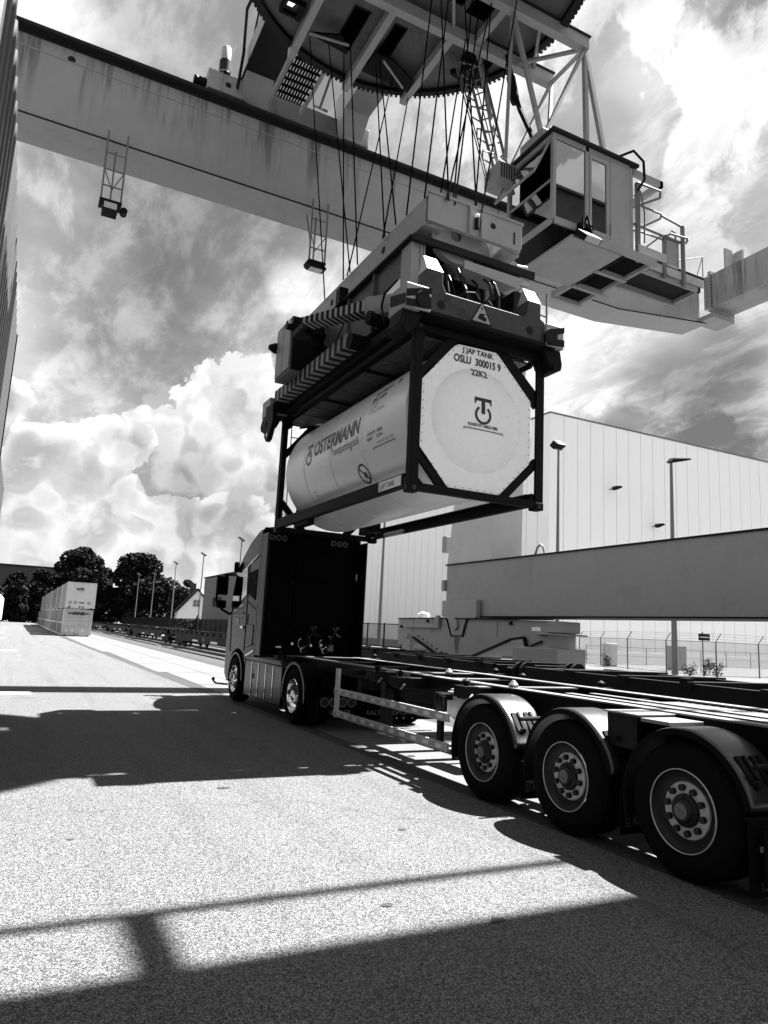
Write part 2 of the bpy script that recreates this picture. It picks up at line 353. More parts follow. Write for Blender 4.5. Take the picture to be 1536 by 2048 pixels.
WL = {}
def lnk(o, parent, loc):
    C.objects.link(o)
    if parent is not None: o.parent = parent; o.location = (0, 0, 0); WL[o.name] = WL[parent.name]
    else: o.location = loc; WL[o.name] = Vector(loc)
    return o
def thing(name, label, cat, loc=(0, 0, 0), group=None):
    o = bpy.data.objects.new(name, None); o.empty_display_size = .3
    lnk(o, None, loc); o['label'] = label; o['category'] = cat
    if group: o['group'] = group
    return o
def mesh_from(name, mb, mats, loc, smooth_=False):
    me = bpy.data.meshes.new(name)
    me.from_pydata([(v[0] - loc[0], v[1] - loc[1], v[2] - loc[2]) for v in mb.v], [], mb.f)
    for q in (mats if isinstance(mats, (list, tuple)) else [mats]): me.materials.append(q)
    if isinstance(mats, (list, tuple)): me.polygons.foreach_set('material_index', mb.mi)
    bm = bmesh.new(); bm.from_mesh(me)
    bmesh.ops.recalc_face_normals(bm, faces=bm.faces); bm.to_mesh(me); bm.free()
    if smooth_: me.shade_smooth(); me.set_sharp_from_angle(angle=R(35))
    me.update(); return me
KEEP = {'crown', 'leaves', 'stems', 'trunk', 'wire_mesh', 'grating', 'walkway_grating', 'chequer_ribs', 'emblem', 'flap_emblem', 'hazard_roundel', 'hand_symbol', 'tiles', 'frame', 'corrugated_sheet', 'label_bracket', 'cable_ring', 'tyre', 'rim', 'hub', 'hub_cap', 'edge_frame'}
def clusters(mb, gap=.02):
    bb = []
    for (a, b, _, _) in mb.pc:
        p = mb.v[a:b]; bb.append([min(v[i] for v in p) - gap for i in range(3)] + [max(v[i] for v in p) + gap for i in range(3)])
    n = len(bb); par = list(range(n))
    def find(i):
        while par[i] != i: par[i] = par[par[i]]; i = par[i]
        return i
    for i in range(n):
        for j in range(i + 1, n):
            A, B = bb[i], bb[j]
            if A[0] <= B[3] and B[0] <= A[3] and A[1] <= B[4] and B[1] <= A[4] and A[2] <= B[5] and B[2] <= A[5]: par[find(i)] = find(j)
    g = {}
    for i in range(n): g.setdefault(find(i), []).append(i)
    return list(g.values())
def part(name, mb, m_, parent, bevel=0, sm=False, label=None):
    if name not in KEEP and not getattr(mb, 'whole', False) and 1 < len(mb.pc) <= 260 and not isinstance(m_, (list, tuple)):
        cl = clusters(mb)
        if 1 < len(cl) <= 26:
            first = None
            for c in cl:
                sub = MB()
                for i in c:
                    a, b, f0, f1 = mb.pc[i]; sub.add(mb.v[a:b], [tuple(k - a for k in f) for f in mb.f[f0:f1]])
                o = part1(name, sub, m_, parent, bevel, sm, label); first = first or o
            return first
        if len(cl) > 26:
            o = part1(name, mb, m_, parent, bevel, sm, label); o['kind'] = 'stuff'; return o
    return part1(name, mb, m_, parent, bevel, sm, label)
def part1(name, mb, m_, parent, bevel=0, sm=False, label=None):
    loc = WL[parent.name] if parent is not None else Vector((0, 0, 0))
    o = bpy.data.objects.new(name, mesh_from(name, mb, m_, loc, sm)); lnk(o, parent, (0, 0, 0))
    if bevel:
        b = o.modifiers.new('bevel', 'BEVEL'); b.width = bevel; b.segments = 2; b.limit_method = 'ANGLE'; b.angle_limit = R(40)
    if label: o['label'] = label
    return o
def solo(name, mb, m_, label, cat, group=None, kind=None, bevel=0, sm=False, loc=None):
    if loc is None:
        loc = (sum(v[0] for v in mb.v) / len(mb.v), sum(v[1] for v in mb.v) / len(mb.v), min(v[2] for v in mb.v))
    o = bpy.data.objects.new(name, mesh_from(name, mb, m_, loc, sm)); lnk(o, None, loc)
    if kind: o['kind'] = kind
    if label: o['label'] = label
    if cat: o['category'] = cat
    if group: o['group'] = group
    if bevel:
        b = o.modifiers.new('bevel', 'BEVEL'); b.width = bevel; b.segments = 2; b.limit_method = 'ANGLE'
    return o
def structure(name, mb, m_, label=None):
    return solo(name, mb, m_, label, None, kind='structure', loc=(0, 0, 0))
def dup_part(o, off, label=None):
    """another part of the same thing that shares this one's mesh"""
    c = o.copy(); C.objects.link(c); c.location = Vector(o.location) + Vector(off); WL[c.name] = WL[o.name]
    for ch in [q for q in bpy.data.objects if q.parent == o]:
        d = ch.copy(); C.objects.link(d); d.parent = c
    return c
def kids(o): return [q for q in bpy.data.objects if q.parent == o]
def dup_thing(o, loc, label, rz=None):
    c = o.copy(); C.objects.link(c); c.location = loc; c['label'] = label; WL[c.name] = Vector(loc)
    if rz is not None: c.rotation_euler[2] = rz
    for p in kids(o):
        d = p.copy(); C.objects.link(d); d.parent = c; WL[d.name] = Vector(loc)
        for s_ in kids(p):
            e = s_.copy(); C.objects.link(e); e.parent = d
    return c
DG = bpy.context.evaluated_depsgraph_get
def letters(txt, size, m_, parent, fn, bold=0.0, shear=0.0, xs=1.0, align='LEFT', name='lettering', cuts=0):
    """fn maps (u,v) of the flat text to a world point"""
    cu = bpy.data.curves.new('t', 'FONT'); cu.body = txt; cu.size = size; cu.offset = bold; cu.shear = shear; cu.align_x = align
    cu.resolution_u = 4
    o = bpy.data.objects.new('t', cu); C.objects.link(o)
    me = bpy.data.meshes.new_from_object(o.evaluated_get(DG()))
    bpy.data.objects.remove(o)
    loc = WL[parent.name]
    if cuts:
        bm = bmesh.new(); bm.from_mesh(me)
        y = -size
        while y < size * 1.5:
            bmesh.ops.bisect_plane(bm, geom=bm.verts[:] + bm.edges[:] + bm.faces[:], plane_co=(0, y, 0), plane_no=(0, 1, 0)); y += cuts
        bm.to_mesh(me); bm.free()
    for v in me.vertices: v.co = Vector(fn(v.co.x * xs, v.co.y)) - Vector(loc)
    me.name = name; me.materials.clear(); me.materials.append(m_)
    o = bpy.data.objects.new(name, me); lnk(o, parent, (0, 0, 0)); return o

# ================================================================ SETTING
structure('ground', MB().add([(-900, -300, -.02), (1100, -300, -.02), (1100, 1500, -.02), (-900, 1500, -.02)], [(0, 1, 2, 3)]), M['ground'])
structure('road', MB().add([(-8, -30, 0), (4.74, -30, 0), (4.70, 3, 0), (4.62, 14, 0), (4.40, 22, 0), (4.05, 40, 0), (3.65, 64, 0), (3.5, 180, 0), (-8, 180, 0)], [tuple(range(9))]), M['asphalt'])
gl = [(4.74, -30), (4.70, 3), (4.62, 14), (4.40, 22), (4.05, 40), (3.65, 64), (3.5, 180)]
gr = [(5.0, -30), (4.97, 3), (4.90, 14), (4.70, 22), (4.38, 40), (4.0, 64), (3.8, 180)]
g_ = MB()
for i in range(6): g_.add([(*gl[i], .004), (*gr[i], .004), (*gr[i + 1], .004), (*gl[i + 1], .004)], [(0, 1, 2, 3)])
structure('gutter_strip', g_, M['gutter'])
# pale paving slabs between road and track
pv = structure('paving', MB().box(3.2, 7.75, -30, 180, -.2, -.006), M['gutter'])
slab_me = None; yy = -4.0; k = 0; rnd = random.Random(3)
while yy < 112:
    ln = 4.96
    x0 = 4.9 if yy < 22 else (4.6 if yy < 40 else 4.2)
    for (a, b) in ((x0, 6.16), (6.19, 7.7)):
        mbs = MB().box(a, b, yy + .02, yy + ln, -.1, rnd.uniform(0, .003))
        o = bpy.data.objects.new('slab', mesh_from('slab', mbs, M['slab'], (0, 0, 0))); C.objects.link(o); o.parent = pv
    yy += 5.0
structure('ballast_bed', MB().prism([(7.76, -.02), (8.1, .06), (13.2, .06), (13.5, -.02)], 'y', -20, 230), M['ballast'])
rl = MB()
for x in (9.95, 11.45):
    rl.box(x - .035, x + .035, -20, 230, .14, .20); rl.box(x - .01, x + .01, -20, 230, .06, .14); rl.box(x - .07, x + .07, -20, 230, .055, .075)
structure('railway_rails', rl, M['rusty'])
structure('crane_track', MB().box(13.9, 14.7, -20, 120, -.01, .05).box(14.25, 14.33, -20, 120, .05, .18), M['rusty'])
st_ = MB(); rr_ = random.Random(12)
for (x_, y_, r_) in ((2.35, 4.35, .05), (2.9, 3.9, .07), (2.2, 7.9, .08), (1.1, 3.3, .04), (3.3, 5.9, .05), (.6, 6.4, .035)):
    pts_ = [(x_ + r_ * rr_.uniform(.5, 1.2) * math.cos(6.283 * k / 9), y_ + r_ * .7 * rr_.uniform(.5, 1.2) * math.sin(6.283 * k / 9), .005) for k in range(9)]
    st_.add(pts_, [tuple(range(9))])
structure('oil_spots', st_, M['gutter'])
# painted marks at the left
mk = MB()
for (x0, x1, y0, y1) in ((-.8, .26, 39.0, 39.5), (-.4, .52, 17.92, 18.06), (-.4, .52, 18.36, 18.5), (-1.3, -.8, 76, 76.8), (-1.3, -.55, 58.2, 58.8), (-1.5, -1.0, 94, 95)):
    mk.add([(x0, y0, .006), (x1, y0, .006), (x1, y1, .006), (x0, y1, .006)], [(0, 1, 2, 3)])
structure('parking_bay_marks', mk, M['white_paint'])

# ================================================================ LEFT CORRUGATED BUILDING
bld = thing('corrugated_building', 'dark building clad in upright corrugated sheet at the left edge of the yard', 'building', (-5, 12, 0))
def corr(x, y0, y1, z0, z1, per=.56, dep=.07):
    mb = MB(); y = y0; pts = []
    while y < y1:
        pts += [(x, y), (x, y + per * .38), (x - dep, y + per * .5), (x - dep, y + per * .88)]; y += per
    pts.append((x, y1)); n = len(pts)
    mb.add([(p[0], p[1], z0) for p in pts] + [(p[0], p[1], z1) for p in pts], [(i, i + 1, n + i + 1, n + i) for i in range(n - 1)]); return mb
part('wall', MB().box(-9, -1.2, -6, 23.9, 0, 10.2), M['cladding'], bld)
part('corrugated_sheet', corr(-1.0, -6, 24, .4, 10.3, .62), M['cladding'], bld)
part('eaves_strip', MB().box(-1.3, -1.03, -6, 24.05, 10.3, 10.38), M['black_steel'], bld)
part('end_flashing', MB().box(-1.25, -.97, 24.0, 24.12, .2, 10.3), M['black_steel'], bld)
an = thing('corrugated_annexe', 'lower corrugated annexe beyond the tall building at the left edge', 'building', (-5, 29, 0))
part('wall', MB().box(-9, -1.3, 24.2, 34, 0, 6.9), M['cladding'], an)
part('corrugated_sheet', corr(-1.08, 24.2, 34, .4, 7.0, .62), M['cladding'], an)
wb = thing('white_box_trailer', 'white box body parked beyond the annexe at the left edge of the road', 'trailer', (-3, 105, 0))
part('box_body', MB().box(-4.2, -1.75, 92, 118, .9, 3.9), M['swap'], wb, .02)
part('underframe', MB().box(-3.9, -2.1, 92.5, 117, .45, .9), M['black_steel'], wb)
for y in (94, 95.4, 114, 115.3): part('wheel', MB().lathe([(.2, 0), (.5, .02), (.5, .26), (.2, .28)], (-2.1, y, .5), 'x', 16), M['rubber'], wb)

# ================================================================ WAREHOUSE
wh = thing('warehouse', 'huge windowless white high-bay warehouse with upright panel joints beyond the fence', 'warehouse', (60, 60, 0))
part('core', MB().box(43.6, 118, 52.1, 99.8, 0, 23.2), M['warehouse_joint'], wh)
x = 43.55; pm = mesh_from('wall_panel', MB().box(43.56, 45.20, 51.98, 52.1, .9, 23.35), M['warehouse'], WL[wh.name])
for i in range(40):
    o = bpy.data.objects.new('wall_panel', pm); lnk(o, wh, (0, 0, 0)); o.location = (i * 1.70, random.uniform(-.004, .004), 0)
pm2 = mesh_from('side_panel', MB().box(43.48, 43.6, 52.0, 53.62, .9, 23.35), M['warehouse'], WL[wh.name])
for i in range(28):
    o = bpy.data.objects.new('side_panel', pm2); lnk(o, wh, (0, 0, 0)); o.location = (random.uniform(-.004, .004), i * 1.70, 0)
part('parapet_cap', MB().box(43.42, 118, 51.92, 52.2, 23.35, 23.5).box(43.42, 43.7, 52.2, 99.8, 23.35, 23.5), M['pole'], wh)
part('plinth', MB().box(43.5, 118, 51.95, 52.1, 0, .88).box(43.45, 43.6, 52.1, 99.8, 0, .88), M['concrete'], wh)
def wall_lamp(x, z, lab):
    t = thing('wall_lamp', lab, 'lamp', (x, 51.9, z), 'lamps on the warehouse wall')
    part('arm', MB().bar((x, 51.97, z - .1), (x + .25, 51.3, z + .05), .08), M['pole'], t)
    part('lamp_head', MB().prism([(x - .35, z - .1), (x - .1, z - .28), (x + .75, z + .1), (x + .5, z + .22), (x - .2, z + .12)], 'y', 50.9, 51.4), M['black_steel'], t, .02)
wall_lamp(51.1, 16.9, 'small black lamp high on the white warehouse wall')
wall_lamp(56.9, 13.8, 'small lamp on the white warehouse wall just above the grey crane beam')
# low white yard wall and cabinets in front of the warehouse
solo('yard_wall', MB().box(40.2, 110, 47.4, 47.7, 0, 1.05), M['warehouse'], 'low pale wall along the foot of the white warehouse', 'wall')
def cabinet(x, y, w, h, lab, mm):
    t = thing('utility_cabinet', lab, 'cabinet', (x, y, 0), 'cabinets behind the fence')
    part('housing', MB().box(x - w / 2, x + w / 2, y - .3, y + .3, .12, h), mm, t, .015)
    part('plinth', MB().box(x - w / 2 + .03, x + w / 2 - .03, y - .26, y + .26, 0, .12), M['concrete'], t)
    part('door', MB().box(x - w / 2 + .05, x - .01, y - .315, y - .3, .2, h - .08), mm, t)
    part('door', MB().box(x + .01, x + w / 2 - .05, y - .315, y - .3, .2, h - .08), mm, t)
cabinet(41.2, 42.0, 1.1, 1.75, 'narrow pale cabinet, the left one behind the chain-link fence', M['swap'])
cabinet(44.6, 38.6, 1.5, 1.8, 'wider grey cabinet, the right one behind the chain-link fence', M['crane_light'])

# ================================================================ LAMP POSTS
def flood_mast(x, y, h, r, lab):
    t = thing('floodlight_mast', lab, 'floodlight', (x, y, 0))
    part('pole', MB().tube((x, y, 0), (x, y, h), r, 14, r * .45), M['pole'], t, sm=True)
    part('bracket', MB().bar((x - .28, y, h + .05), (x + .28, y, h + .05), .06).bar((x - .28, y, h + .05), (x - .22, y, h + .45), .05).bar((x + .28, y, h + .05), (x + .22, y, h + .45), .05), M['pole'], t)
    l = part('lamp_housing', MB().prism([(y - .45, h + .25), (y + .05, h + .62), (y + .42, h + .35), (y + .1, h + .05)], 'x', x - .40, x + .30), M['black_steel'], t, .02)
    part('lens', MB().prism([(y - .46, h + .262), (y + .03, h + .63), (y + .02, h + .645), (y - .475, h + .272)], 'x', x - .33, x + .23), M['lamp_glass'], l)
flood_mast(30.0, 35.0, 13.9, .15, 'tall grey pole with a black square floodlight tilted on top, before the white warehouse')
t = thing('street_lamp', 'tall tapered pole with a flat bright lamp head pointing right, before the warehouse', 'street lamp', (37.3, 32.4, 0))
part('pole', MB().tube((37.3, 32.4, 0), (37.3, 32.4, 13.8), .20, 16, .09), M['pole'], t, sm=True)
l = part('lamp_head', MB().prism([(37.05, 13.72), (37.25, 13.66), (37.55, 13.74), (39.0, 14.12), (39.0, 14.2), (37.3, 13.95)], 'y', 32.2, 32.6), M['black_steel'], t, .02)
part('cover', MB().prism([(37.3, 13.955), (39.0, 14.205), (39.0, 14.24), (37.3, 14.0)], 'y', 32.22, 32.58), M['alu'], l)
t = thing('plain_pole', 'slim grey pole rising behind the truck to the hanging container', 'pole', (26.5, 52.5, 0))
part('pole', MB().tube((26.5, 52.5, 0), (26.5, 52.5, 13), .18, 12, .08), M['pole'], t, sm=True)
part('lamp_head', MB().box(26.3, 27.4, 52.3, 52.7, 13, 13.15), M['black_steel'], t, .02)
def yard_lamp(x, y, h, lab):
    t = thing('yard_lamp', lab, 'street lamp', (x, y, 0), 'lamp poles beside the railway track')
    part('pole', MB().tube((x, y, 0), (x, y, h), .13, 10, .07), M['pole_light'], t, sm=True)
    part('lamp_head', MB().prism([(x - .55, h + .42), (x - .35, h + .5), (x + .45, h + .05), (x + .2, h - .1)], 'y', y - .3, y + .3), M['pole'], t, .02)
yard_lamp(23.5, 85, 11.9, 'lamp pole whose head shows just above the roof of the truck cab')
yard_lamp(24.4, 108.8, 11.9, 'lamp pole just left of the dark grey building, tallest looking of the row')
yard_lamp(24.3, 129.5, 11.9, 'lamp pole standing in front of the small white house')
yard_lamp(24.2, 171.9, 11.9, 'furthest left lamp pole, in front of the broad dark tree')
yard_lamp(26.6, 165.6, 11.9, 'lamp pole at the right edge of the broad dark tree')

# ================================================================ FENCES, SIGN, PLANTS
def chain_fence(name, pts, h, lab):
    t = thing(name, lab, 'fence', (*pts[0], 0))
    for (x, y) in pts:
        p = part('post', MB().tube((x, y, 0), (x, y, h), .045, 8), M['pole'], t)
        part('angled_arm', MB().tube((x, y, h), (x + .18, y - .25, h + .5), .03, 6), M['pole'], p)
    mb = MB(); ln = MB()
    for (a, b) in zip(pts, pts[1:]):
        A = Vector((*a, 0)); B = Vector((*b, 0)); d = (B - A); Lg = d.length; d.normalize(); s = -h
        hh = h - .06
        while s < Lg:
            for sg in (0, 1):
                u0, w0, u1, w1 = s, 0, s + hh, hh
                if sg: w0, w1 = w1, w0
                if u0 < 0: f = (0 - u0) / (u1 - u0); w0 = w0 + (w1 - w0) * f; u0 = 0
                if u1 > Lg: f = (Lg - u0) / (u1 - u0); w1 = w0 + (w1 - w0) * f; u1 = Lg
                if u1 - u0 > .02:
                    P0 = A + d * u0 + Vector((0, 0, w0 + .05)); P1 = A + d * u1 + Vector((0, 0, w1 + .05))
                    nn = Vector((-d.y, d.x, 0)) * .006; uu = Vector((0, 0, .009))
                    mb.add([P0 - uu, P0 + uu, P1 + uu, P1 - uu], [(0, 1, 2, 3)])
            s += .13
        for z in (h - .02, .06): ln.bar(A + Vector((0, 0, z)), B + Vector((0, 0, z)), .035)
        for q in (.15, .32, .48):
            o_ = Vector((.36 * q, -.5 * q, q)); ln.bar(A + Vector((0, 0, h)) + o_, B + Vector((0, 0, h)) + o_, .012)
    w_ = part('wire_mesh', mb, M['pole'], t); w_['kind'] = 'stuff'
    part('rail', ln, M['pole'], t)
chain_fence('chain_link_fence', [(42.9, 47.2), (40.8, 42.5), (39.0, 38.0), (38.8, 34.4), (38.6, 30.4), (42.6, 30.4), (46.6, 30.4), (50.6, 30.4), (54.6, 30.4), (58.6, 30.4)], 2.15, 'chain-link fence with angled post tops in front of the white warehouse')
# lower inner fence
t = thing('low_wire_fence', 'low second wire fence along the foot of the warehouse', 'fence', (41, 45.5, 0))
pts = [(42 + 3.4 * i, 45.4) for i in range(14)]
for (x, y) in pts: part('post', MB().tube((x, y, 0), (x, y, 1.5), .03, 6), M['pole'], t)
part('rail', MB().bar((42, 45.4, 1.48), (pts[-1][0], 45.4, 1.48), .03).bar((42, 45.4, .75), (pts[-1][0], 45.4, .75), .02), M['pole'], t)
# black steel fence past the rails
t = thing('black_steel_fence', 'black upright steel fence on a low concrete wall beyond the railway wagons', 'fence', (21.8, 90, 0))
part('low_wall', MB().box(21.6, 22.0, 40, 175, 0, .75), M['concrete'], t)
pmsh = mesh_from('post', MB().box(21.76, 21.84, 39.96, 40.04, .75, 2.35), M['black_steel'], WL[t.name])
for i in range(54):
    o = bpy.data.objects.new('post', pmsh); lnk(o, t, (0, 0, 0)); o.location = (0, i * 2.5, 0)
mb = MB(); y = 40
while y < 175: mb.box(21.79, 21.81, y, y + .02, .8, 2.3); y += .14
w_ = part('wire_mesh', mb, M['black_steel'], t); w_['kind'] = 'stuff'
part('rail', MB().box(21.78, 21.82, 40, 175, 2.25, 2.31).box(21.78, 21.82, 40, 175, .82, .88), M['black_steel'], t)
# direction sign
t = thing('sign_board', 'small black sign board on a thin post behind the fence at the right', 'sign', (38.9, 31.6, 0))
part('post', MB().tube((38.9, 31.6, 0), (38.9, 31.6, 2.75), .04, 8), M['pole'], t)
sb_ = part('board', MB().box(38.45, 39.45, 31.50, 31.54, 2.2, 2.62), M['black_steel'], t)
part('white_bar', MB().box(38.52, 39.38, 31.49, 31.498, 2.38, 2.44), M['white_ink'], sb_)
def leaf_cloud(centres, n, size, seed, flat=.8):
    rn = random.Random(seed); mb = MB()
    tot = sum(c[3] ** 2 for c in centres)
    for c in centres:
        for _ in range(int(n * c[3] ** 2 / tot)):
            while True:
                v = Vector((rn.uniform(-1, 1), rn.uniform(-1, 1), rn.uniform(-1, 1)))
                if v.length < 1: break
            v = v.normalized() * (v.length ** .45)
            p = Vector(c[:3]) + Vector((v.x * c[3], v.y * c[3], v.z * c[3] * flat))
            a = Vector((rn.gauss(0, 1), rn.gauss(0, 1), rn.gauss(0, .6))).normalized(); b = a.cross(Vector((rn.gauss(0, 1), rn.gauss(0, 1), rn.gauss(0, 1)))).normalized()
            s1 = size * rn.uniform(.5, 1.3); s2 = s1 * rn.uniform(.4, .8)
            mb.add([p - a * s1, p + b * s2, p + a * s1, p - b * s2], [(0, 1, 2, 3)])
    return mb
def shrub(x, y, h, lab, seed):
    t = thing('shrub', lab, 'shrub', (x, y, 0), 'shrubs along the chain-link fence')
    rn = random.Random(seed); st = MB(); cs = []
    for i in range(5):
        a = rn.uniform(0, 6.28); tx = x + math.cos(a) * h * .28; ty = y + math.sin(a) * h * .35; tz = h * rn.uniform(.5, .95)
        st.tube((x, y, 0), (tx, ty, tz), .015, 5); cs.append((tx, ty, tz * .8, h * .22)); cs.append(((x + tx) / 2, (y + ty) / 2, tz * .5, h * .22))
    part('stems', st, M['trunk'], t); part('leaves', leaf_cloud(cs, 260, .06, seed, 1.3), M['leaf_light'], t)
shrub(36.6, 30.7, .9, 'leafy shrub at the foot of the tall street lamp', 4)
shrub(37.6, 30.5, 1.15, 'tallest shrub, right of the street lamp pole', 5)
shrub(38.4, 30.2, 1.0, 'shrub next to the post of the black sign', 6)
shrub(40.0, 41.0, 1.0, 'low shrub between the two cabinets behind the fence', 8)
shrub(41.4, 45.5, 1.3, 'small shrub at the first fence post on the left', 9)

# ================================================================ TREES, HOUSE, FAR BUILDINGS
def tree(name, x, y, h, w, lab, seed, mm='leaf', n=5200, size=.55, low=.15, blobs=16):
    n = int(n * 3.2); blobs = int(blobs * 2.0); size *= .78
    t = thing(name, lab, 'tree', (x, y, 0), 'trees at the end of the road')
    rn = random.Random(seed); cs = []; tr = MB().tube((x, y, 0), (x + .2, y, h * .45), w * .045, 9, w * .028)
    for i in range(blobs):
        f = rn.uniform(low, .90); prof = math.sin(math.pi * min(1, (f - low + .12) / (1.03 - low))) ** .7
        a = rn.uniform(0, 6.28); rr = w * .5 * prof * rn.uniform(.35, .85)
        c = (x + math.cos(a) * rr, y + math.sin(a) * rr, h * f, w * rn.uniform(.11, .2))
        cs.append(c[:3] + (c[3] * rn.uniform(.55, 1.15),)); tr.tube((x + .1, y, h * min(.45, f * .7)), c[:3], w * .014, 5, w * .006)
    cs.append((x, y, h * .86, w * .17)); cs.append((x + w * .05, y, h * .55, w * .3)); cs.append((x - w * .05, y, h * .35, w * .3))
    part('trunk', tr, M['trunk'], t); part('crown', leaf_cloud(cs, n, size, seed), M[mm], t)
tree('deciduous_tree', 12.9, 188, 19.5, 15, 'tall dark tree standing above the stacked swap bodies', 11, n=7500, low=.2, blobs=24)
tree('deciduous_tree', 27.0, 186, 18.2, 18.5, 'broad dark tree right of the swap bodies, behind the lamp poles', 12, n=9000, low=.1, blobs=30)
tree('deciduous_tree', 35.5, 178, 10.5, 9, 'smaller lighter tree between the broad dark tree and the white house', 13, 'leaf_light', 3400, .45, .1)
tree('deciduous_tree', 4.6, 184, 12.5, 9, 'round dark tree left of the tallest tree', 14, n=4600, low=.1)
tree('deciduous_tree', -.8, 182, 11.3, 9, 'round tree with a dark base near the left end of the road', 15, n=4600, low=.08)
tree('deciduous_tree', -5.8, 170, 10.8, 8, 'lighter tree at the far left edge of the photo', 16, 'leaf_light', 4200, .45, .08)
tree('deciduous_tree', 18.5, 196, 11.5, 10, 'low dark tree filling the gap between the two large trees', 17, n=4500, low=.05)
tree('deciduous_tree', 8.5, 200, 11.5, 11, 'low dark tree behind the swap bodies', 18, n=4500, low=.05)
tree('conifer_tree', 47.5, 230, 16.2, 8, 'pointed tree behind the roof of the white house', 19, 'leaf_light', 3000, .5, .15)
hd = MB(); 
hedge = leaf_cloud([(x, 195 + (i % 3), 2.2 + (i % 2) * .8, 3.0) for i, x in enumerate(range(-12, 24, 2))] + [(x, 150, 1.3, 1.5) for x in range(24, 44, 2)], 9000, .4, 21)
solo('hedge', hedge, M['leaf'], 'dark hedge and undergrowth closing the end of the road', 'hedge', kind='stuff')
for i in range(8):
    x = 34.0 + i * 1.25; h = 3.4 + (i * 37 % 5) * .25
    t = thing('clipped_conifer', 'narrow dark conifer, %s in the row before the white house' % ['first from the left', 'second from the left', 'third from the left', 'fourth from the left', 'fourth from the right', 'third from the right', 'second from the right', 'last on the right'][i], 'tree', (x, 152, 0), 'narrow conifers before the house')
    part('crown', leaf_cloud([(x, 152, h * .25, .75), (x, 152, h * .5, .62), (x, 152, h * .75, .42), (x, 152, h * .92, .22)], 420, .28, 40 + i, 1.3), M['leaf'], t)
# dark block behind the trees
fb = thing('flat_roofed_block', 'long dark flat-roofed building behind the trees on the left', 'building', (5, 240, 0))
part('wall', MB().box(-14, 25.8, 236, 250, 0, 15.6), M['brick_dark'], fb); part('roof_edge', MB().box(-14.2, 26, 235.8, 250, 15.6, 16.2), M['crane_dark'], fb)
# white house with gable
hs = thing('white_house', 'small white house with a gable window and pale tiled roof behind the conifers', 'house', (40, 170, 0))
part('wall', MB().prism([(33.6, 0), (42.3, 0), (42.3, 4.2), (37.95, 9.4), (33.6, 4.2)], 'y', 172, 181), M['house_wall'], hs)
rf = part('roof', MB().prism([(38.0, 9.6), (38.0, 9.9), (42.9, 4.2), (42.9, 3.9)], 'y', 171.4, 181.4).prism([(37.9, 9.6), (37.9, 9.9), (33.0, 4.2), (33.0, 3.9)], 'y', 171.4, 181.4), M['black_steel'], hs)
part('chimney', MB().box(36.9, 38.1, 175, 176.2, 8.6, 11.2), M['brick_dark'], rf)
sl = MB()
wg = MB().box(40, 49.5, 174, 180, 0, 5.0)
part('side_wing', wg, M['house_wall'], hs)
rfw = MB(); rfw.prism([(173.4, 4.9), (173.4, 5.1), (177, 9.9), (177, 9.7)], 'x', 39.0, 49.8).prism([(180.6, 4.9), (180.6, 5.1), (177, 9.9), (177, 9.7)], 'x', 39.0, 49.8)
wr = part('roof', rfw, M['roof_tile'], hs, label='pale tiled roof')
mb = MB()
for i in range(13):
    for j in range(20):
        z = 5.15 + i * .37; y = 173.42 + i * .28
        mb.add([(39.1 + j * .53, y, z), (39.1 + j * .53 + .46, y, z), (39.1 + j * .53 + .46, y + .25, z + .33), (39.1 + j * .53, y + .25, z + .33)], [(0, 1, 2, 3)])
mb = part('tiles', mb, M['roof_tile'], wr)
wn = part('window', MB().box(37.0, 38.6, 171.88, 171.98, 5.5, 7.2), M['white_ink'], hs)
part('pane', MB().box(37.1, 37.75, 171.85, 171.87, 5.6, 6.3).box(37.85, 38.5, 171.85, 171.87, 5.6, 6.3).box(37.1, 37.75, 171.85, 171.87, 6.4, 7.1).box(37.85, 38.5, 171.85, 171.87, 6.4, 7.1), M['dark_glass'], wn)
# dark grey shed beside the cab
gb = thing('grey_shed', 'dark grey clad building with a barred window left of the truck cab', 'building', (30, 90, 0))
part('wall', MB().box(23.6, 30, 80, 103, 0, 8.1), M['greybuild'], gb)
pm = mesh_from('cladding_board', MB().box(23.54, 23.6, 80, 103, .02, .38), M['greybuild'], WL[gb.name])
for i in range(20):
    o = bpy.data.objects.new('cladding_board', pm); lnk(o, gb, (0, 0, 0)); o.location = (0, 0, i * .4)
part('roof_edge', MB().box(23.4, 30, 79.8, 103.2, 8.1, 8.25), M['crane_dark'], gb)
for yb in (92.6,):
    wn = part('window', MB().box(23.5, 23.56, yb, yb + 4.4, 4.0, 5.3), M['black_steel'], gb)
    part('pane', MB().box(23.47, 23.49, yb + .1, yb + 4.3, 4.1, 5.2), M['dark_glass'], wn)
    for k in range(6): part('bar', MB().box(23.42, 23.46, yb + .1 + k * .83, yb + .18 + k * .83, 4.05, 5.25), M['pole_light'], wn)

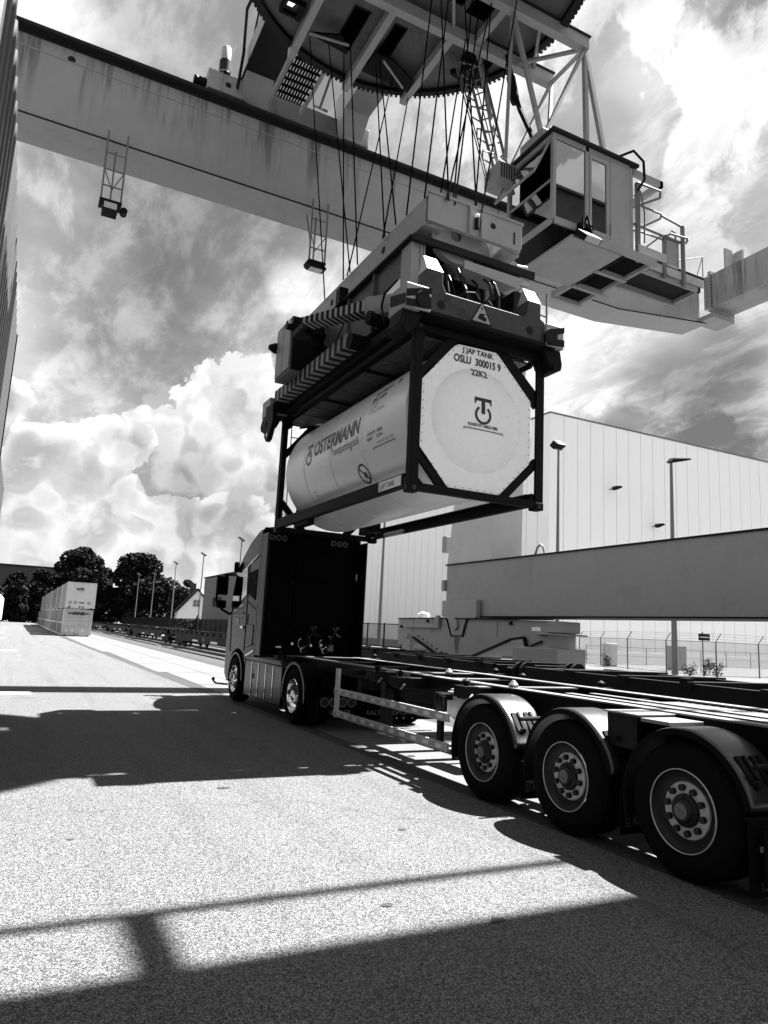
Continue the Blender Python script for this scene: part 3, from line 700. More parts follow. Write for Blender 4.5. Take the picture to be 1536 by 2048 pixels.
# ================================================================ SWAP BODIES
def swap(y0, z0, fm, sm_, lab, wx=0):
    x0, x1, L_, H_ = 3.86 + wx, 6.4 + wx, 7.45, 2.4
    t = thing('swap_body', lab, 'container', ((x0 + x1) / 2, y0 + L_ / 2, z0), 'swap bodies stacked beside the road')
    part('box_body', MB().box(x0 + .02, x1 - .02, y0 + .03, y0 + L_, z0 + .1, z0 + H_ - .03), sm_, t)
    part('front_wall', MB().box(x0 + .06, x1 - .06, y0, y0 + .03, z0 + .12, z0 + H_ - .1), fm, t)
    part('edge_frame', MB().box(x0, x0 + .07, y0 - .02, y0 + .05, z0 + .05, z0 + H_).box(x1 - .07, x1, y0 - .02, y0 + .05, z0 + .05, z0 + H_).box(x0 + .07, x1 - .07, y0 - .02, y0 + .05, z0 + H_ - .09, z0 + H_).box(x0 + .07, x1 - .07, y0 - .02, y0 + .05, z0 + .05, z0 + .13), M['swap'], t)
    mb = MB()
    for k in range(12): mb.box(x0 + .004, x0 + .02, y0 + .3 + k * .6, y0 + .36 + k * .6, z0 + .12, z0 + H_ - .05)
    part('side_rib', mb, M['swap_grey'], t)
    if z0 < 1: part('side_rail', MB().box(x0 + .006, x0 + .02, y0 + .05, y0 + L_, z0 + 1.1, z0 + 1.2).box(x0 - .01, x0 + .04, y0 + .05, y0 + L_, z0 + .02, z0 + .14), M['swap'], t)
    for xx in (x0 + .25, x1 - .35):
        part('corner_foot', MB().box(xx, xx + .12, y0 - .03, y0 + .12, z0 - .02, z0 + .1), M['black_steel'], t)
    return t
def decal(t, x, z, w, h, mm, y): return part('decal', MB().lathe([(.001, 0), (w, 0)], (x, y, z), 'y', 14), mm, t)
def flat_xz(x, y, z): return lambda u, v: (x + u, y, z + v)
side = [M['swap_mid'], M['swap_grey'], M['swap_dark'], M['swap_grey'], M['swap_mid'], M['swap_grey'], M['swap_dark'], M['swap_grey'], M['swap_mid'], M['swap_grey']]
ordn = ['second', 'third', 'fourth', 'fifth', 'sixth', 'seventh', 'eighth', 'ninth', 'tenth']
tops = []
for i in range(10):
    wx = 0 if i == 0 else -.05 + random.uniform(-.05, .05)
    lab = 'lower front swap body with a dark DHL band across the top' if i == 0 else 'ground-level swap body, %s from the front of the stack' % ordn[i - 1]
    s_ = swap(72 + i * 7.75 + (.5 if i else 0), .04, M['swap_mid'], side[(i + 1) % 10], lab, wx)
    if i == 0:
        part('lettering_band', MB().box(4.25, 6.05, 71.985, 71.992, 1.98, 2.16), M['grey_ink'], s_)
        letters('DHL', .36, M['ink'], s_, lambda u, v: (4.62 + u, 71.975, 1.95 + v), bold=.02, shear=.35, xs=1.45)
        letters('wir bewegen', .12, M['grey_ink'], s_, flat_xz(5.2, 71.98, 1.02))
        letters('7,45', .1, M['grey_ink'], s_, flat_xz(5.75, 71.98, .74))
        for xx in (4.25, 4.75, 5.65): decal(s_, xx, .52, .15, .1, M['white_ink'], 71.97)
        for xx in (5.0, 5.25): decal(s_, xx, .2, .07, .1, M['ink'], 71.97)
        part('board_joint', MB().box(4.2, 6.1, 71.99, 71.996, 1.72, 1.74).box(4.2, 6.1, 71.99, 71.996, 1.38, 1.4).box(4.2, 6.1, 71.99, 71.996, .86, .88), M['grey_ink'], s_)
for i in range(9):
    lab = 'upper front swap body lettered axis, on top of the DHL one' if i == 0 else 'upper swap body, %s from the front of the stack' % ordn[i - 1]
    s_ = swap(71.6 + i * 7.75 + (.5 if i else 0), 2.52, M['swap'], side[(i * 3 + 0) % 10], lab, .05 if i == 0 else random.uniform(-.06, .06))
    if i == 0:
        letters('axis', .36, M['ink'], s_, flat_xz(4.72, 71.575, 4.22), bold=.014, xs=1.2)
        letters('intermodal', .12, M['grey_ink'], s_, flat_xz(4.82, 71.575, 4.06))
        letters('7,45 m', .09, M['grey_ink'], s_, flat_xz(5.5, 71.57, 4.83))
        for xx, mm in ((4.3, 'seam'), (4.75, 'seam'), (5.9, 'seam')): decal(s_, xx, 3.05, .16, .1, M[mm], 71.575)
        for xx in (4.3, 5.15, 5.42): decal(s_, xx, 2.68, .08, .1, M['ink'], 71.575)
        part('decal', MB().box(5.05, 5.5, 71.57, 71.58, 3.0, 3.12), M['grey_ink'], s_)

# ================================================================ FLAT WAGONS
def wagon(y0, L_, lab):
    t = thing('flat_wagon', lab, 'wagon', (10.7, y0 + L_ / 2, 0), 'flat container wagons on the track')
    fr = MB()
    for xx in (9.55, 11.75): fr.prism([(y0, .95), (y0 + 1.6, .95), (y0 + 3.2, .62), (y0 + L_ - 3.2, .62), (y0 + L_ - 1.6, .95), (y0 + L_, .95), (y0 + L_, 1.17), (y0, 1.17)], 'x', xx - .06, xx + .06)
    fr.box(9.55, 11.75, y0, y0 + .25, .85, 1.15).box(9.55, 11.75, y0 + L_ - .25, y0 + L_, .85, 1.15)
    part('frame', fr, M['wagon'], t)
    dk = MB()
    for k in range(int(L_ / 1.35)):
        y = y0 + .4 + k * 1.35; dk.box(9.4, 12.0, y, y + .16, 1.08, 1.2)
    part('crossbeam', dk, M['wagon'], t)
    for k in range(int(L_ / 2.7)):
        y = y0 + .5 + k * 2.7; part('container_spigot', MB().box(9.42, 9.56, y - .05, y + .10, 1.17, 1.25), M['wagon'], t)
    for yb in (y0 + 1.9, y0 + L_ - 1.9):
        b = part('bogie', MB().box(9.75, 9.9, yb - 1.2, yb + 1.2, .42, .68).box(11.5, 11.65, yb - 1.2, yb + 1.2, .42, .68).box(9.9, 11.5, yb - .2, yb + .2, .4, .8), M['wagon'], t)
        for yw in (yb - .9, yb + .9):
            w_ = MB()
            for xx in (9.95, 11.37): w_.lathe([(.05, 0), (.44, 0), (.46, .1), (.05, .1)], (xx, yw, .64), 'x', 18)
            w_.tube((9.95, yw, .64), (11.45, yw, .64), .08, 8)
            part('wheelset', w_, M['wagon'], b)
    for xx in (9.95, 11.35):
        for (yy_, s) in ((y0, -1), (y0 + L_, 1)): part('buffer', MB().tube((xx, yy_, 1.03), (xx, yy_ + s * .45, 1.03), .09, 10).tube((xx, yy_ + s * .4, 1.03), (xx, yy_ + s * .48, 1.03), .22, 14), M['wagon'], t)
    part('marking_plate', MB().box(9.47, 9.485, y0 + 5.0, y0 + 6.4, .68, .80).box(9.47, 9.485, y0 + 9.5, y0 + 10.8, .68, .78), M['white_ink'], t)
    letters('UIC', .3, M['dim_ink'], t, lambda u, v: (9.48, y0 + 8.4 - u, .74 + v), bold=.01)
    return t
for i in range(10):
    y0 = -6 + i * 19.2
    lab = ['flat wagon directly behind the trailer, nearest on the track', 'flat wagon behind the front half of the trailer', 'flat wagon whose deck emerges left of the truck cab'][i] if i < 3 else 'black flat wagon, number %s counted from the truck cab' % ['two', 'three', 'four', 'five', 'six', 'seven', 'eight'][i - 3]
    wagon(y0, 18.1, lab)

# ================================================================ GANTRY CRANE
cr = thing('gantry_crane', 'large grey gantry crane spanning road and track, rust-streaked box girder overhead', 'crane', (14, 11.7, 0))
def girder(y0, y1, lab, pm='crane'):
    g = MB()   # box girder: web from 14.52 to 16.85, tapering up at the right end
    g.prism([(-14, 14.52), (19.3, 14.50), (23.95, 15.18), (23.95, 16.9), (-14, 16.9)], 'y', y0 + .10, y1)
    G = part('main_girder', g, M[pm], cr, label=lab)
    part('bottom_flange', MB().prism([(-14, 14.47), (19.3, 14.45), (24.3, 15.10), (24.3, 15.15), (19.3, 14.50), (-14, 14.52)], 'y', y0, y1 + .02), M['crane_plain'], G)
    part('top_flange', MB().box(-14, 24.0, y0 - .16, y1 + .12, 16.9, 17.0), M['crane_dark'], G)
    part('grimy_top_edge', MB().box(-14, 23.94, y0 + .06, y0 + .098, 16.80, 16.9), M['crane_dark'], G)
    part('flange_shade_line', MB().prism([(-14, 14.465), (19.3, 14.445), (24.3, 15.095), (24.3, 15.15), (19.3, 14.50), (-14, 14.52)], 'y', y0 - .006, y0 - .001), M['crane_dark'], G)  # dark strip painting the shadow line between web and bottom flange
    part('crane_rail', MB().box(-14, 24.0, (y0 + y1) / 2 - .05, (y0 + y1) / 2 + .05, 17.0, 17.12), M['crane_dark'], G)
    part('stiffener_line', MB().box(-14, 23.9, y0 + .085, y0 + .10, 16.42, 16.45), M['crane_plain'], G)
    w = MB()
    for x in (2.55, 3.05, 10.2, 17.2, 21.6): w.box(x, x + .015, y0 + .092, y0 + .10, 14.55, 16.42)
    part('weld_seam', w, M['seam'], G)
    return G
G = girder(19.1, 20.38, 'far box girder with dark rain streaks under its top flange')
part('port', MB().lathe([(.001, 0), (.10, 0)], (-.43, 19.19, 16.52), 'y', 16), M['crane_dark'], G)
girder(3.05, 4.35, 'near box girder above the photographer', 'crane_mid')  # near girder takes the darker tone; its shade is painted in
# cable tray rail on the near girder (throws the thin shadow)
part('side_rail', MB().box(-14, 24, 5.10, 5.22, 15.0, 15.12), M['crane_plain'], cr)
part('rail_bracket', MB().box(8.58, 8.80, 4.4, 5.15, 15.0, 15.1), M['crane_plain'], cr)
# end cross beam
e = part('end_beam', MB().box(23.95, 25.3, 3.05, 18.95, 15.55, 17.0).prism([(16.15, 15.55), (16.15, 17.0), (15.5, 15.8), (14.6, 14.0), (15.1, 14.0), (16.2, 15.1)], 'x', 24.0, 25.2), M['crane'], cr)
part('flange_plate', MB().box(23.9, 25.35, 18.6, 18.72, 15.4, 17.15), M['crane_plain'], e)
bl = MB()
for k in range(11): bl.tube((23.94, 18.56, 15.6 + k * .135), (23.94, 18.60, 15.6 + k * .135), .03, 6)
part('bolts', bl, M['crane_dark'], e)
part('lug_plate', MB().prism([(17.6, 17.0), (17.6, 17.85), (18.1, 17.85), (18.1, 17.0)], 'x', 24.6, 24.7).prism([(24.1, 17.0), (24.1, 17.95), (24.5, 17.95), (24.9, 17.0)], 'y', 18.0, 18.08), M['crane_light'], e)
part('handrail', MB().path([(23.5, 18.9, 17.0), (23.85, 18.9, 17.9)], .02).path([(23.85, 18.9, 17.0), (23.85, 18.9, 17.9), (22.2, 19.2, 17.35)], .025), M['crane_plain'], e)
part('end_bracket', MB().box(23.9, 25.2, 18.5, 19.4, 15.1, 15.3), M['crane_plain'], e)
# sill beam, legs, bogies on the right
part('sill_beam', MB().box(13.7, 14.9, 1.4, 21.95, 2.42, 4.22), M['crane_plain'], cr)
for y_ in (4.5,): part('weld_seam', MB().box(13.696, 13.70, y_, y_ + .012, 2.42, 4.22), M['crane_mid'], cr)
part('sill_flange', MB().box(13.64, 14.96, 1.4, 22.0, 4.22, 4.26).box(13.64, 14.96, 1.4, 22.0, 2.38, 2.42), M['black_steel'], cr)
part('weld_seam', MB().box(13.693, 13.70, 8.8, 8.83, 2.42, 4.22).box(13.693, 13.70, 17.2, 17.23, 2.42, 4.22), M['seam'], cr)
for (ya, yb, yc, yd) in ((19.2, 21.95, 19.1, 20.38), (1.4, 4.1, 3.0, 4.35)):
    part('leg', MB().add([(13.7, ya, 4.26), (14.9, ya, 4.26), (14.9, yb, 4.26), (13.7, yb, 4.26), (13.75, yc, 14.45), (14.9, yc, 14.45), (14.9, yd, 14.45), (13.75, yd, 14.45)],
         [(0, 3, 2, 1), (4, 5, 6, 7), (0, 1, 5, 4), (1, 2, 6, 5), (2, 3, 7, 6), (3, 0, 4, 7)]), M['crane_leg'], cr)
part('junction_box', MB().box(13.6, 13.9, 21.97, 22.2, 4.7, 5.3).box(13.6, 13.8, 21.97, 22.15, 3.3, 3.7), M['crane_plain'], cr, .01)
part('lifting_eye', MB().path([(13.78, 16.65, 4.26), (13.78, 16.72, 4.48), (13.78, 16.85, 4.56), (13.78, 16.98, 4.50), (13.78, 17.1, 4.26)], .035), M['crane_plain'], cr)
part('pin_plate', MB().prism([(21.9, 2.95), (19.75, 2.95), (19.75, 2.35), (20.35, 2.3), (20.6, 1.75), (21.2, 1.75), (21.5, 2.35), (21.9, 2.4)], 'x', 13.5, 13.68), M['crane_light'], cr, .02)
pn = part('pin', MB().lathe([(.001, -.03), (.19, -.03), (.19, .06), (.27, .07), (.27, .1)], (13.45, 20.95, 2.12), 'x', 18), M['crane_plain'], cr)
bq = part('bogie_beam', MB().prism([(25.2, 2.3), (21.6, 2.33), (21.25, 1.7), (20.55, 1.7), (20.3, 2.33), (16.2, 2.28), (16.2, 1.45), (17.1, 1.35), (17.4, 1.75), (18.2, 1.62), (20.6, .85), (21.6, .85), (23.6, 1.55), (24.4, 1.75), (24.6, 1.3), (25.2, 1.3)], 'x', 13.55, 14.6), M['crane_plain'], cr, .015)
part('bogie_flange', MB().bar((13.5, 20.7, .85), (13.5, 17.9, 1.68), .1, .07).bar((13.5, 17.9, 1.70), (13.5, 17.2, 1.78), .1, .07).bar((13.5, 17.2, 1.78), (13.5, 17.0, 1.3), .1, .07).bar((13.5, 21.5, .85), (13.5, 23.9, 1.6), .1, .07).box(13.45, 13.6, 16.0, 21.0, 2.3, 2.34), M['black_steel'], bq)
part('bumper_plate', MB().box(13.5, 14.5, 15.9, 16.2, 1.95, 2.28).box(13.4, 14.7, 15.8, 16.6, 1.88, 1.93), M['crane_light'], bq, .03)
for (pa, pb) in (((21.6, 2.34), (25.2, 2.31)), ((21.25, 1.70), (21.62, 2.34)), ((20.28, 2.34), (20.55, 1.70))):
    part('flange_shade_line', MB().bar((13.53, pa[0], pa[1]), (13.53, pb[0], pb[1]), .05, .03), M['black_steel'], bq)  # dark strips painting contact shadow along the bogie outlines
for y_ in (18.6, 22.6, 24.0): part('weld_seam', MB().box(13.543, 13.55, y_, y_ + .02, 1.75, 2.28), M['crane_mid'], bq)
for (y_, z_) in ((17.9, 2.15), (22.9, 2.18), (24.9, 1.95)): part('lifting_lug', MB().prism([(y_ - .09, z_), (y_ + .09, z_), (y_, z_ + .11)], 'x', 13.49, 13.55), M['black_steel'], bq)
for k_ in range(6): part('bolt', MB().tube((13.52, 21.9 + k_ * .33, 1.15 + k_ * .1), (13.56, 21.9 + k_ * .33, 1.15 + k_ * .1), .03, 8), M['black_steel'], bq)
part('oil_streak', MB().prism([(20.75, 1.72), (21.1, 1.72), (21.0, 1.1), (20.95, 1.35), (20.88, .98), (20.82, 1.4)], 'x', 13.544, 13.549), M['crane_mid'], bq)
part('label_plate', MB().box(13.53, 13.55, 16.5, 16.9, 1.98, 2.1), M['tank_end'], bq)
part('hose_run', MB().path([(13.5, 16.4, 1.7), (13.48, 17.0, 1.5), (13.46, 17.3, 1.1), (13.46, 17.35, .8)], .03), M['black_steel'], bq, sm=True)
part('side_box', MB().box(13.35, 14.4, 15.58, 17.0, .7, 1.52), M['crane_light'], cr, .02)
for y in (17.35, 24.3):
    w = part('rail_wheel', MB().lathe([(.05, 0), (.35, 0), (.35, .14), (.40, .15), (.40, .2), (.05, .2)], (14.15, y, .53), 'x', 24), M['crane_dark'], cr)
    part('axle_housing', MB().prism([(y - .32, 1.5), (y + .32, 1.5), (y + .32, .75), (y + .15, .45), (y - .15, .45), (y - .32, .75)], 'x', 13.42, 13.6), M['crane_light'], cr, .03)
    b_ = MB()
    for k in range(6): b_.tube((13.36, y + .13 * math.cos(k), .9 + .13 * math.sin(k)), (13.42, y + .13 * math.cos(k), .9 + .13 * math.sin(k)), .03, 6)
    part('axle_bolts', b_, M['crane_dark'], cr)
part('cable_tray', MB().box(13.42, 13.52, 22.2, 24.6, 1.98, 2.12).box(13.42, 13.52, 22.0, 22.2, 1.98, 2.42), M['crane_plain'], cr)
part('beacon', MB().sphere((13.9, 23.9, 2.45), .15, 10).sphere((13.9, 23.6, 2.43), .12, 10).sphere((13.9, 24.15, 2.43), .11, 10), M['swap'], cr)
# left legs, hidden behind the building
for (ya, yb) in ((19.1, 20.38), (3.05, 4.35)): part('leg', MB().box(-13, -11.8, ya, yb, .6, 14.45), M['crane_plain'], cr)
part('sill_beam', MB().box(-13, -11.8, 1.4, 21.95, .1, .6), M['crane_plain'], cr)
# lamps hanging from the far girder
def girder_lamp(x, lab, kind):
    t = thing('hanging_floodlight', lab, 'floodlight', (x, 19.05, 14.5), 'floodlights hanging under the crane girder')
    y = 19.06; a, b = x, x + .50; zt, zb = 14.75, 12.72
    fr = MB().bar((a, y, zt), (a, y, zb), .045).bar((b, y, zt), (b, y, zb), .045)
    for z in (14.1, 13.62, 13.15): fr.bar((a, y, z), (b, y, z), .03)
    fr.bar((a, y, 13.62), (x + .25, y + .25, 13.2), .02).bar((b, y, 13.62), (x + .25, y + .25, 13.2), .02).bar((x + .25, y + .35, 14.4), (x + .25, y + .35, zb), .04)
    fr.bar((a, y + .5, 14.45), (a, y, 13.3), .03)
    part('ladder_frame', fr, M['pole'], t)
    part('foot_plate', MB().box(a - .03, b + .03, y - .05, y + .4, zb - .04, zb + .03), M['black_steel'], t)
    if kind:
        l = part('lamp_housing', MB().prism([(y - .1, zb - .06), (y + .3, zb - .06), (y + .25, zb - .34), (y - .16, zb - .30)], 'x', x + .06, x + .44), M['black_steel'], t, .01)
        part('lens', MB().add([(x + .09, y - .155, zb - .28), (x + .41, y - .155, zb - .28), (x + .41, y - .118, zb - .09), (x + .09, y - .118, zb - .09)], [(0, 1, 2, 3)]), M['lamp_glass'], l)
        part('ballast_can', MB().tube((x + .6, y - .1, zb - .2), (x + .6, y + .12, zb - .2), .09, 14), M['black_steel'], t)
    else:
        l = part('lamp_housing', MB().prism([(x - .06, zb - .14), (x + .02, zb - .06), (x + .48, zb - .06), (x + .58, zb - .15), (x + .48, zb - .20), (x + .04, zb - .19)], 'y', y - .05, y + .28), M['black_steel'], t, .01)
        part('lens', MB().box(x + .06, x + .46, y - .02, y + .25, zb - .21, zb - .192), M['lamp_glass'], l)
girder_lamp(.70, 'floodlight on a ladder frame hanging at the left end of the girder', True)
girder_lamp(6.62, 'floodlight on a ladder frame hanging behind the ropes, nearest the container', False)

# ================================================================ SLEWING TROLLEY
tr = thing('slewing_trolley', 'crane trolley on the girders with its round slewing platform seen from below', 'crane trolley', (6.0, 11.75, 17.1))
cx, cy = 6.03, 11.77
# round plate with real cut-outs
pl_ = MB().lathe([(.001, 0), (3.70, 0), (3.70, .05), (.001, .05)], (cx, cy, 16.12), 'z', 96)
cut = MB()
slots = [(5.38, 5.75, 13.47, 14.73), (6.43, 6.72, 13.45, 14.83), (8.36, 9.1, 12.95, 13.5), (3.96, 4.17, 14.03, 14.3), (6.9, 7.5, 10.6, 12.2), (5.0, 5.6, 10.2, 12.3), (7.7, 8.2, 11.0, 12.3)]
for (a, b, c, d) in slots: cut.box(a, b, c, d, 15.9, 16.4)
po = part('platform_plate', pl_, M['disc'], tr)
bm = bmesh.new(); bm.from_mesh(po.data); bmesh.ops.remove_doubles(bm, verts=bm.verts, dist=.003); bm.to_mesh(po.data); bm.free()
co = bpy.data.objects.new('cut', mesh_from('cut', cut, M['disc'], WL[tr.name])); C.objects.link(co); co.location = WL[tr.name]
po_m = po.modifiers.new('b', 'BOOLEAN'); po_m.operation = 'DIFFERENCE'; po_m.object = co; po_m.solver = 'EXACT'
bpy.context.view_layer.update()
nm = bpy.data.meshes.new_from_object(po.evaluated_get(DG())); po.modifiers.clear(); po.data = nm
bpy.data.objects.remove(co)
wl = MB()
for (a, b, c, d) in slots:
    if a == 3.96: continue
    wl.box(a - .03, a, c - .03, d + .03, 16.1, 16.9).box(b, b + .03, c - .03, d + .03, 16.1, 16.9).box(a, b, c - .03, c, 16.1, 16.9).box(a, b, d, d + .03, 16.1, 16.9)
part('rope_slot_frame', wl, M['black_steel'], tr)
gr_ = part('gear_ring', MB().lathe([(3.70, 0), (3.84, 0), (3.84, .2), (3.70, .2)], (cx, cy, 16.0), 'z', 120), M['crane_dark'], tr)
te = MB()
for k in range(190):
    a = 2 * math.pi * k / 190; c_, s_ = math.cos(a), math.sin(a)
    te.bar((cx + 3.83 * c_, cy + 3.83 * s_, 16.05), (cx + 3.92 * c_, cy + 3.92 * s_, 16.05), .065, .1)
q = part('gear_teeth', te, M['crane_dark'], gr_)
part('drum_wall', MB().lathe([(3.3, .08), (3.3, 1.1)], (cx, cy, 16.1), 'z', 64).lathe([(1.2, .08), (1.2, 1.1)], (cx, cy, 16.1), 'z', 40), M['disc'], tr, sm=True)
part('sky_block_deck', MB().box(3.7, 8.4, 9.3, 14.2, 17.25, 17.4), M['crane_dark'], tr)
part('sky_block_deck', MB().box(4.7, 7.3, 14.2, 15.2, 17.25, 17.4).box(4.75, 7.25, 15.15, 15.2, 16.3, 17.25), M['crane_dark'], tr)  # unseen deck piece added so no sky shows through the rope slots
part('sky_block_house', MB().box(3.9, 8.2, 9.6, 13.9, 17.4, 19.6), M['crane_plain'], tr, .05)  # unseen box added above the disc to block the sky
def gbeam(p, q_, w=.2, h=.26, mm='crane_light', nm_='frame_beam'):
    return part(nm_, MB().bar(p, q_, w, h), M[mm], tr)
for x, y0, y1 in ((4.50, 12.9, 15.45), (6.12, 12.9, 15.75), (7.68, 12.9, 15.4), (3.3, 9, 14), (7.68, 8.0, 11.6), (6.12, 8.2, 11.6), (8.3, 11.55, 12.75)):
    gbeam((x, y0, 15.97), (x, y1, 15.97), .17, .24)
for y in (12.80, 11.5): 
    gbeam((2.6 if y > 12 else 3.0, y, 15.9), (10.62, y, 15.9), .2, .3)
    part('beam_flange', MB().box(8.3, 10.65, y - .14, y + .14, 16.05, 16.09), M['crane_dark'], tr)
for x in (5.2, 6.9, 9.3): gbeam((x, 11.6, 15.99), (x + .7, 12.7, 15.99), .07, .1, 'crane_plain', 'brace')
part('cantilever_plate', MB().prism([(4.58, 14.5), (5.36, 14.15), (5.7, 14.62)], 'z', 15.86, 15.92), M['black_steel'], tr)
part('cantilever_plate', MB().prism([(6.2, 14.9), (7.62, 14.95), (7.55, 14.55), (6.75, 14.2), (6.3, 14.2)], 'z', 15.86, 15.92), M['black_steel'], tr)
part('cantilever_plate', MB().prism([(8.2, 13.8), (8.95, 13.95), (9.2, 13.5), (8.7, 13.15)], 'z', 15.8, 15.95), M['black_steel'], tr)
gbeam((4.62, 14.46, 15.84), (5.6, 14.3, 15.84), .04, .05, 'crane_light', 'brace'); gbeam((6.55, 14.3, 15.84), (7.4, 14.85, 15.84), .04, .05, 'crane_light', 'brace')
part('sky_slot_frame', MB().box(3.88, 4.22, 13.95, 14.0, 15.98, 16.1).box(3.88, 4.22, 14.34, 14.4, 15.98, 16.1).box(3.82, 3.88, 13.95, 14.4, 15.98, 16.1).box(4.22, 4.34, 13.95, 14.4, 15.95, 16.1), M['black_steel'], tr)  # frame round an open slot; the bright square is sky, no lamp
# end carriages and bogies on the two girders
for (yg, s) in ((19.75, 1), (3.7, -1)):
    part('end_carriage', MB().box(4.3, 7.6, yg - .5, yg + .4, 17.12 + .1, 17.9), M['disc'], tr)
    for (xa, xb) in ((3.15, 4.3), (7.5, 8.4)):
        b = part('trolley_bogie', MB().box(xa, xb, yg - .62, yg + .5, 17.22, 17.85), M['crane_light'], tr, .015)
        part('stiffener', MB().box(xa + .38, xa + .41, yg - .66, yg - .62, 17.22, 17.85).box(xb - .12, xb - .09, yg - .66, yg - .62, 17.22, 17.85), M['crane_light'], b)
        part('port', MB().lathe([(.001, 0), (.09, 0)], (xa + .6, yg - .63, 17.5), 'y', 14), M['crane_dark'], b)
        part('bogie_wheel', MB().lathe([(.03, 0), (.3, 0), (.3, .12), (.03, .12)], (xa + .5, yg - .06, 17.42), 'y', 20), M['crane_dark'], b)
    part('buffer', MB().lathe([(.001, 0), (.13, 0), (.15, .06), (.13, .12), (.15, .18), (.13, .24), (.15, .30), (.12, .36), (.001, .36)], (2.79, yg - .35, 17.5), 'x', 14), M['black_steel'], tr, sm=True)
    for x in (4.15, 7.3):
        part('portal_beam', MB().box(x, x + .85, min(yg, yg - s * 5), max(yg - s * .3, yg - s * 5), 17.9, 18.7).prism([(yg - s * .5, 17.2), (yg - s * 1.1, 17.9), (yg - s * .1, 17.9)], 'x', x, x + .85), M['crane_plain'], tr)
    part('portal_flange', MB().box(4.1, 5.05, min(yg, yg - s * 5), max(yg, yg - s * 5), 17.86, 17.9), M['crane_dark'], tr)
mt = part('drive_motor', MB().lathe([(.17, 0), (.17, .4), (.145, .42), (.145, .85), (.11, .9), (.001, .9)], (3.62, 19.2, 17.86), 'z', 20), M['crane_light'], tr, sm=True)
part('cooling_ribs', MB().lathe([(.172, .0), (.172, .38)], (3.62, 19.2, 17.9), 'z', 20), M['crane_dark'], mt)
part('handrail', MB().path([(4.0, 19.0, 17.4), (4.02, 18.7, 18.4), (3.9, 18.2, 19.4), (4.2, 17.6, 20.4)], .045).path([(4.15, 18.6, 17.9), (4.3, 17.8, 20.6)], .03), M['black_steel'], tr)
# slotted service platform beside the girder
sp_ = MB()
for j in range(9):
    for i in range(10):
        x = 4.95 + i * .085; y = 15.9 + j * .28
        sp_.box(x, x + .05, y, y + .24, 17.12, 17.16)
    sp_.box(4.9, 5.85, 15.86 + j * .28, 15.90 + j * .28, 17.1, 17.17)
part('grating', sp_, M['black_steel'], tr)
part('grating_beam', MB().box(4.85, 4.93, 15.8, 18.6, 17.0, 17.2).box(5.83, 5.91, 15.8, 18.6, 17.0, 17.2), M['crane_plain'], tr)
part('hook_bar', MB().bar((5.9, 16.0, 16.75), (6.05, 17.4, 16.5), .06).bar((5.85, 17.4, 16.5), (6.3, 17.45, 16.5), .05), M['pole'], tr)

# ================================================================ CABIN
cb = thing('operator_cabin', 'glazed crane driver cabin with service balcony hanging from the slewing platform', 'crane cabin', (10, 11.6, 10.2))
X0, X1, Y0, Y1, ZF, ZR = 9.05, 11.28, 10.8, 12.42, 10.48, 12.52
fr = MB()
for (x, y) in ((X0, Y0), (X0, Y1 - .09)): fr.box(x, x + .09, y, y + .09, ZF, ZR)
fr.box(9.96, 10.06, Y0, Y0 + .07, ZF, ZR).box(X0 + .09, 11.28, Y0, Y0 + .08, ZR - .12, ZR).box(X0 + .09, 10.06, Y0, Y0 + .08, ZF, ZF + .09).box(X0, X0 + .09, Y0 + .09, Y1 - .09, ZR - .1, ZR).box(X0, X0 + .09, Y0 + .09, Y1 - .09, ZF, ZF + .08)
fr.box(X0 + .01, X0 + .06, Y0 + .09, Y1 - .09, 11.42, 11.47)
part('frame', fr, M['crane_plain'], cb, .006)
part('roof', MB().box(8.98, 11.5, 10.72, 12.5, ZR, ZR + .07), M['crane_dark'], cb)
part('rear_wall', MB().box(11.0, 11.28, Y0 + .05, Y1, ZF, ZR).box(X0 + .09, 11.0, Y1 - .06, Y1 - .02, ZF, ZF + .8), M['crane_light'], cb)
part('side_panel', MB().box(10.68, 11.28, Y0 - .005, Y0 + .05, ZF, ZR - .12), M['crane_light'], cb, .004)
part('corner_post', MB().box(11.28, 11.36, Y0 - .01, Y0 + .09, ZF - .05, ZR - .05), M['crane_light'], cb)
part('window_pane', MB().box(9.15, 9.95, Y0 + .03, Y0 + .04, ZF + .1, ZR - .13), M['cabin_glass'], cb)
dr = part('door', MB().box(10.07, 10.13, Y0 - .01, Y0 + .05, ZF + .02, ZR - .14).box(10.56, 10.66, Y0 - .01, Y0 + .05, ZF + .02, ZR - .14).box(10.13, 10.56, Y0 - .01, Y0 + .05, ZR - .24, ZR - .14).box(10.13, 10.56, Y0 - .01, Y0 + .05, ZF + .02, ZF + .1), M['crane_light'], cb)
part('pane', MB().box(10.13, 10.56, Y0 + .015, Y0 + .025, ZF + .1, ZR - .24), M['cabin_glass'], dr)
part('handle', MB().bar((10.63, Y0 - .05, 10.55), (10.63, Y0 - .05, 10.85), .02), M['pole_light'], dr)
part('window_pane', MB().box(X0 + .03, X0 + .04, Y0 + .09, Y1 - .09, ZF + .08, 11.42), M['clear_glass'], cb)
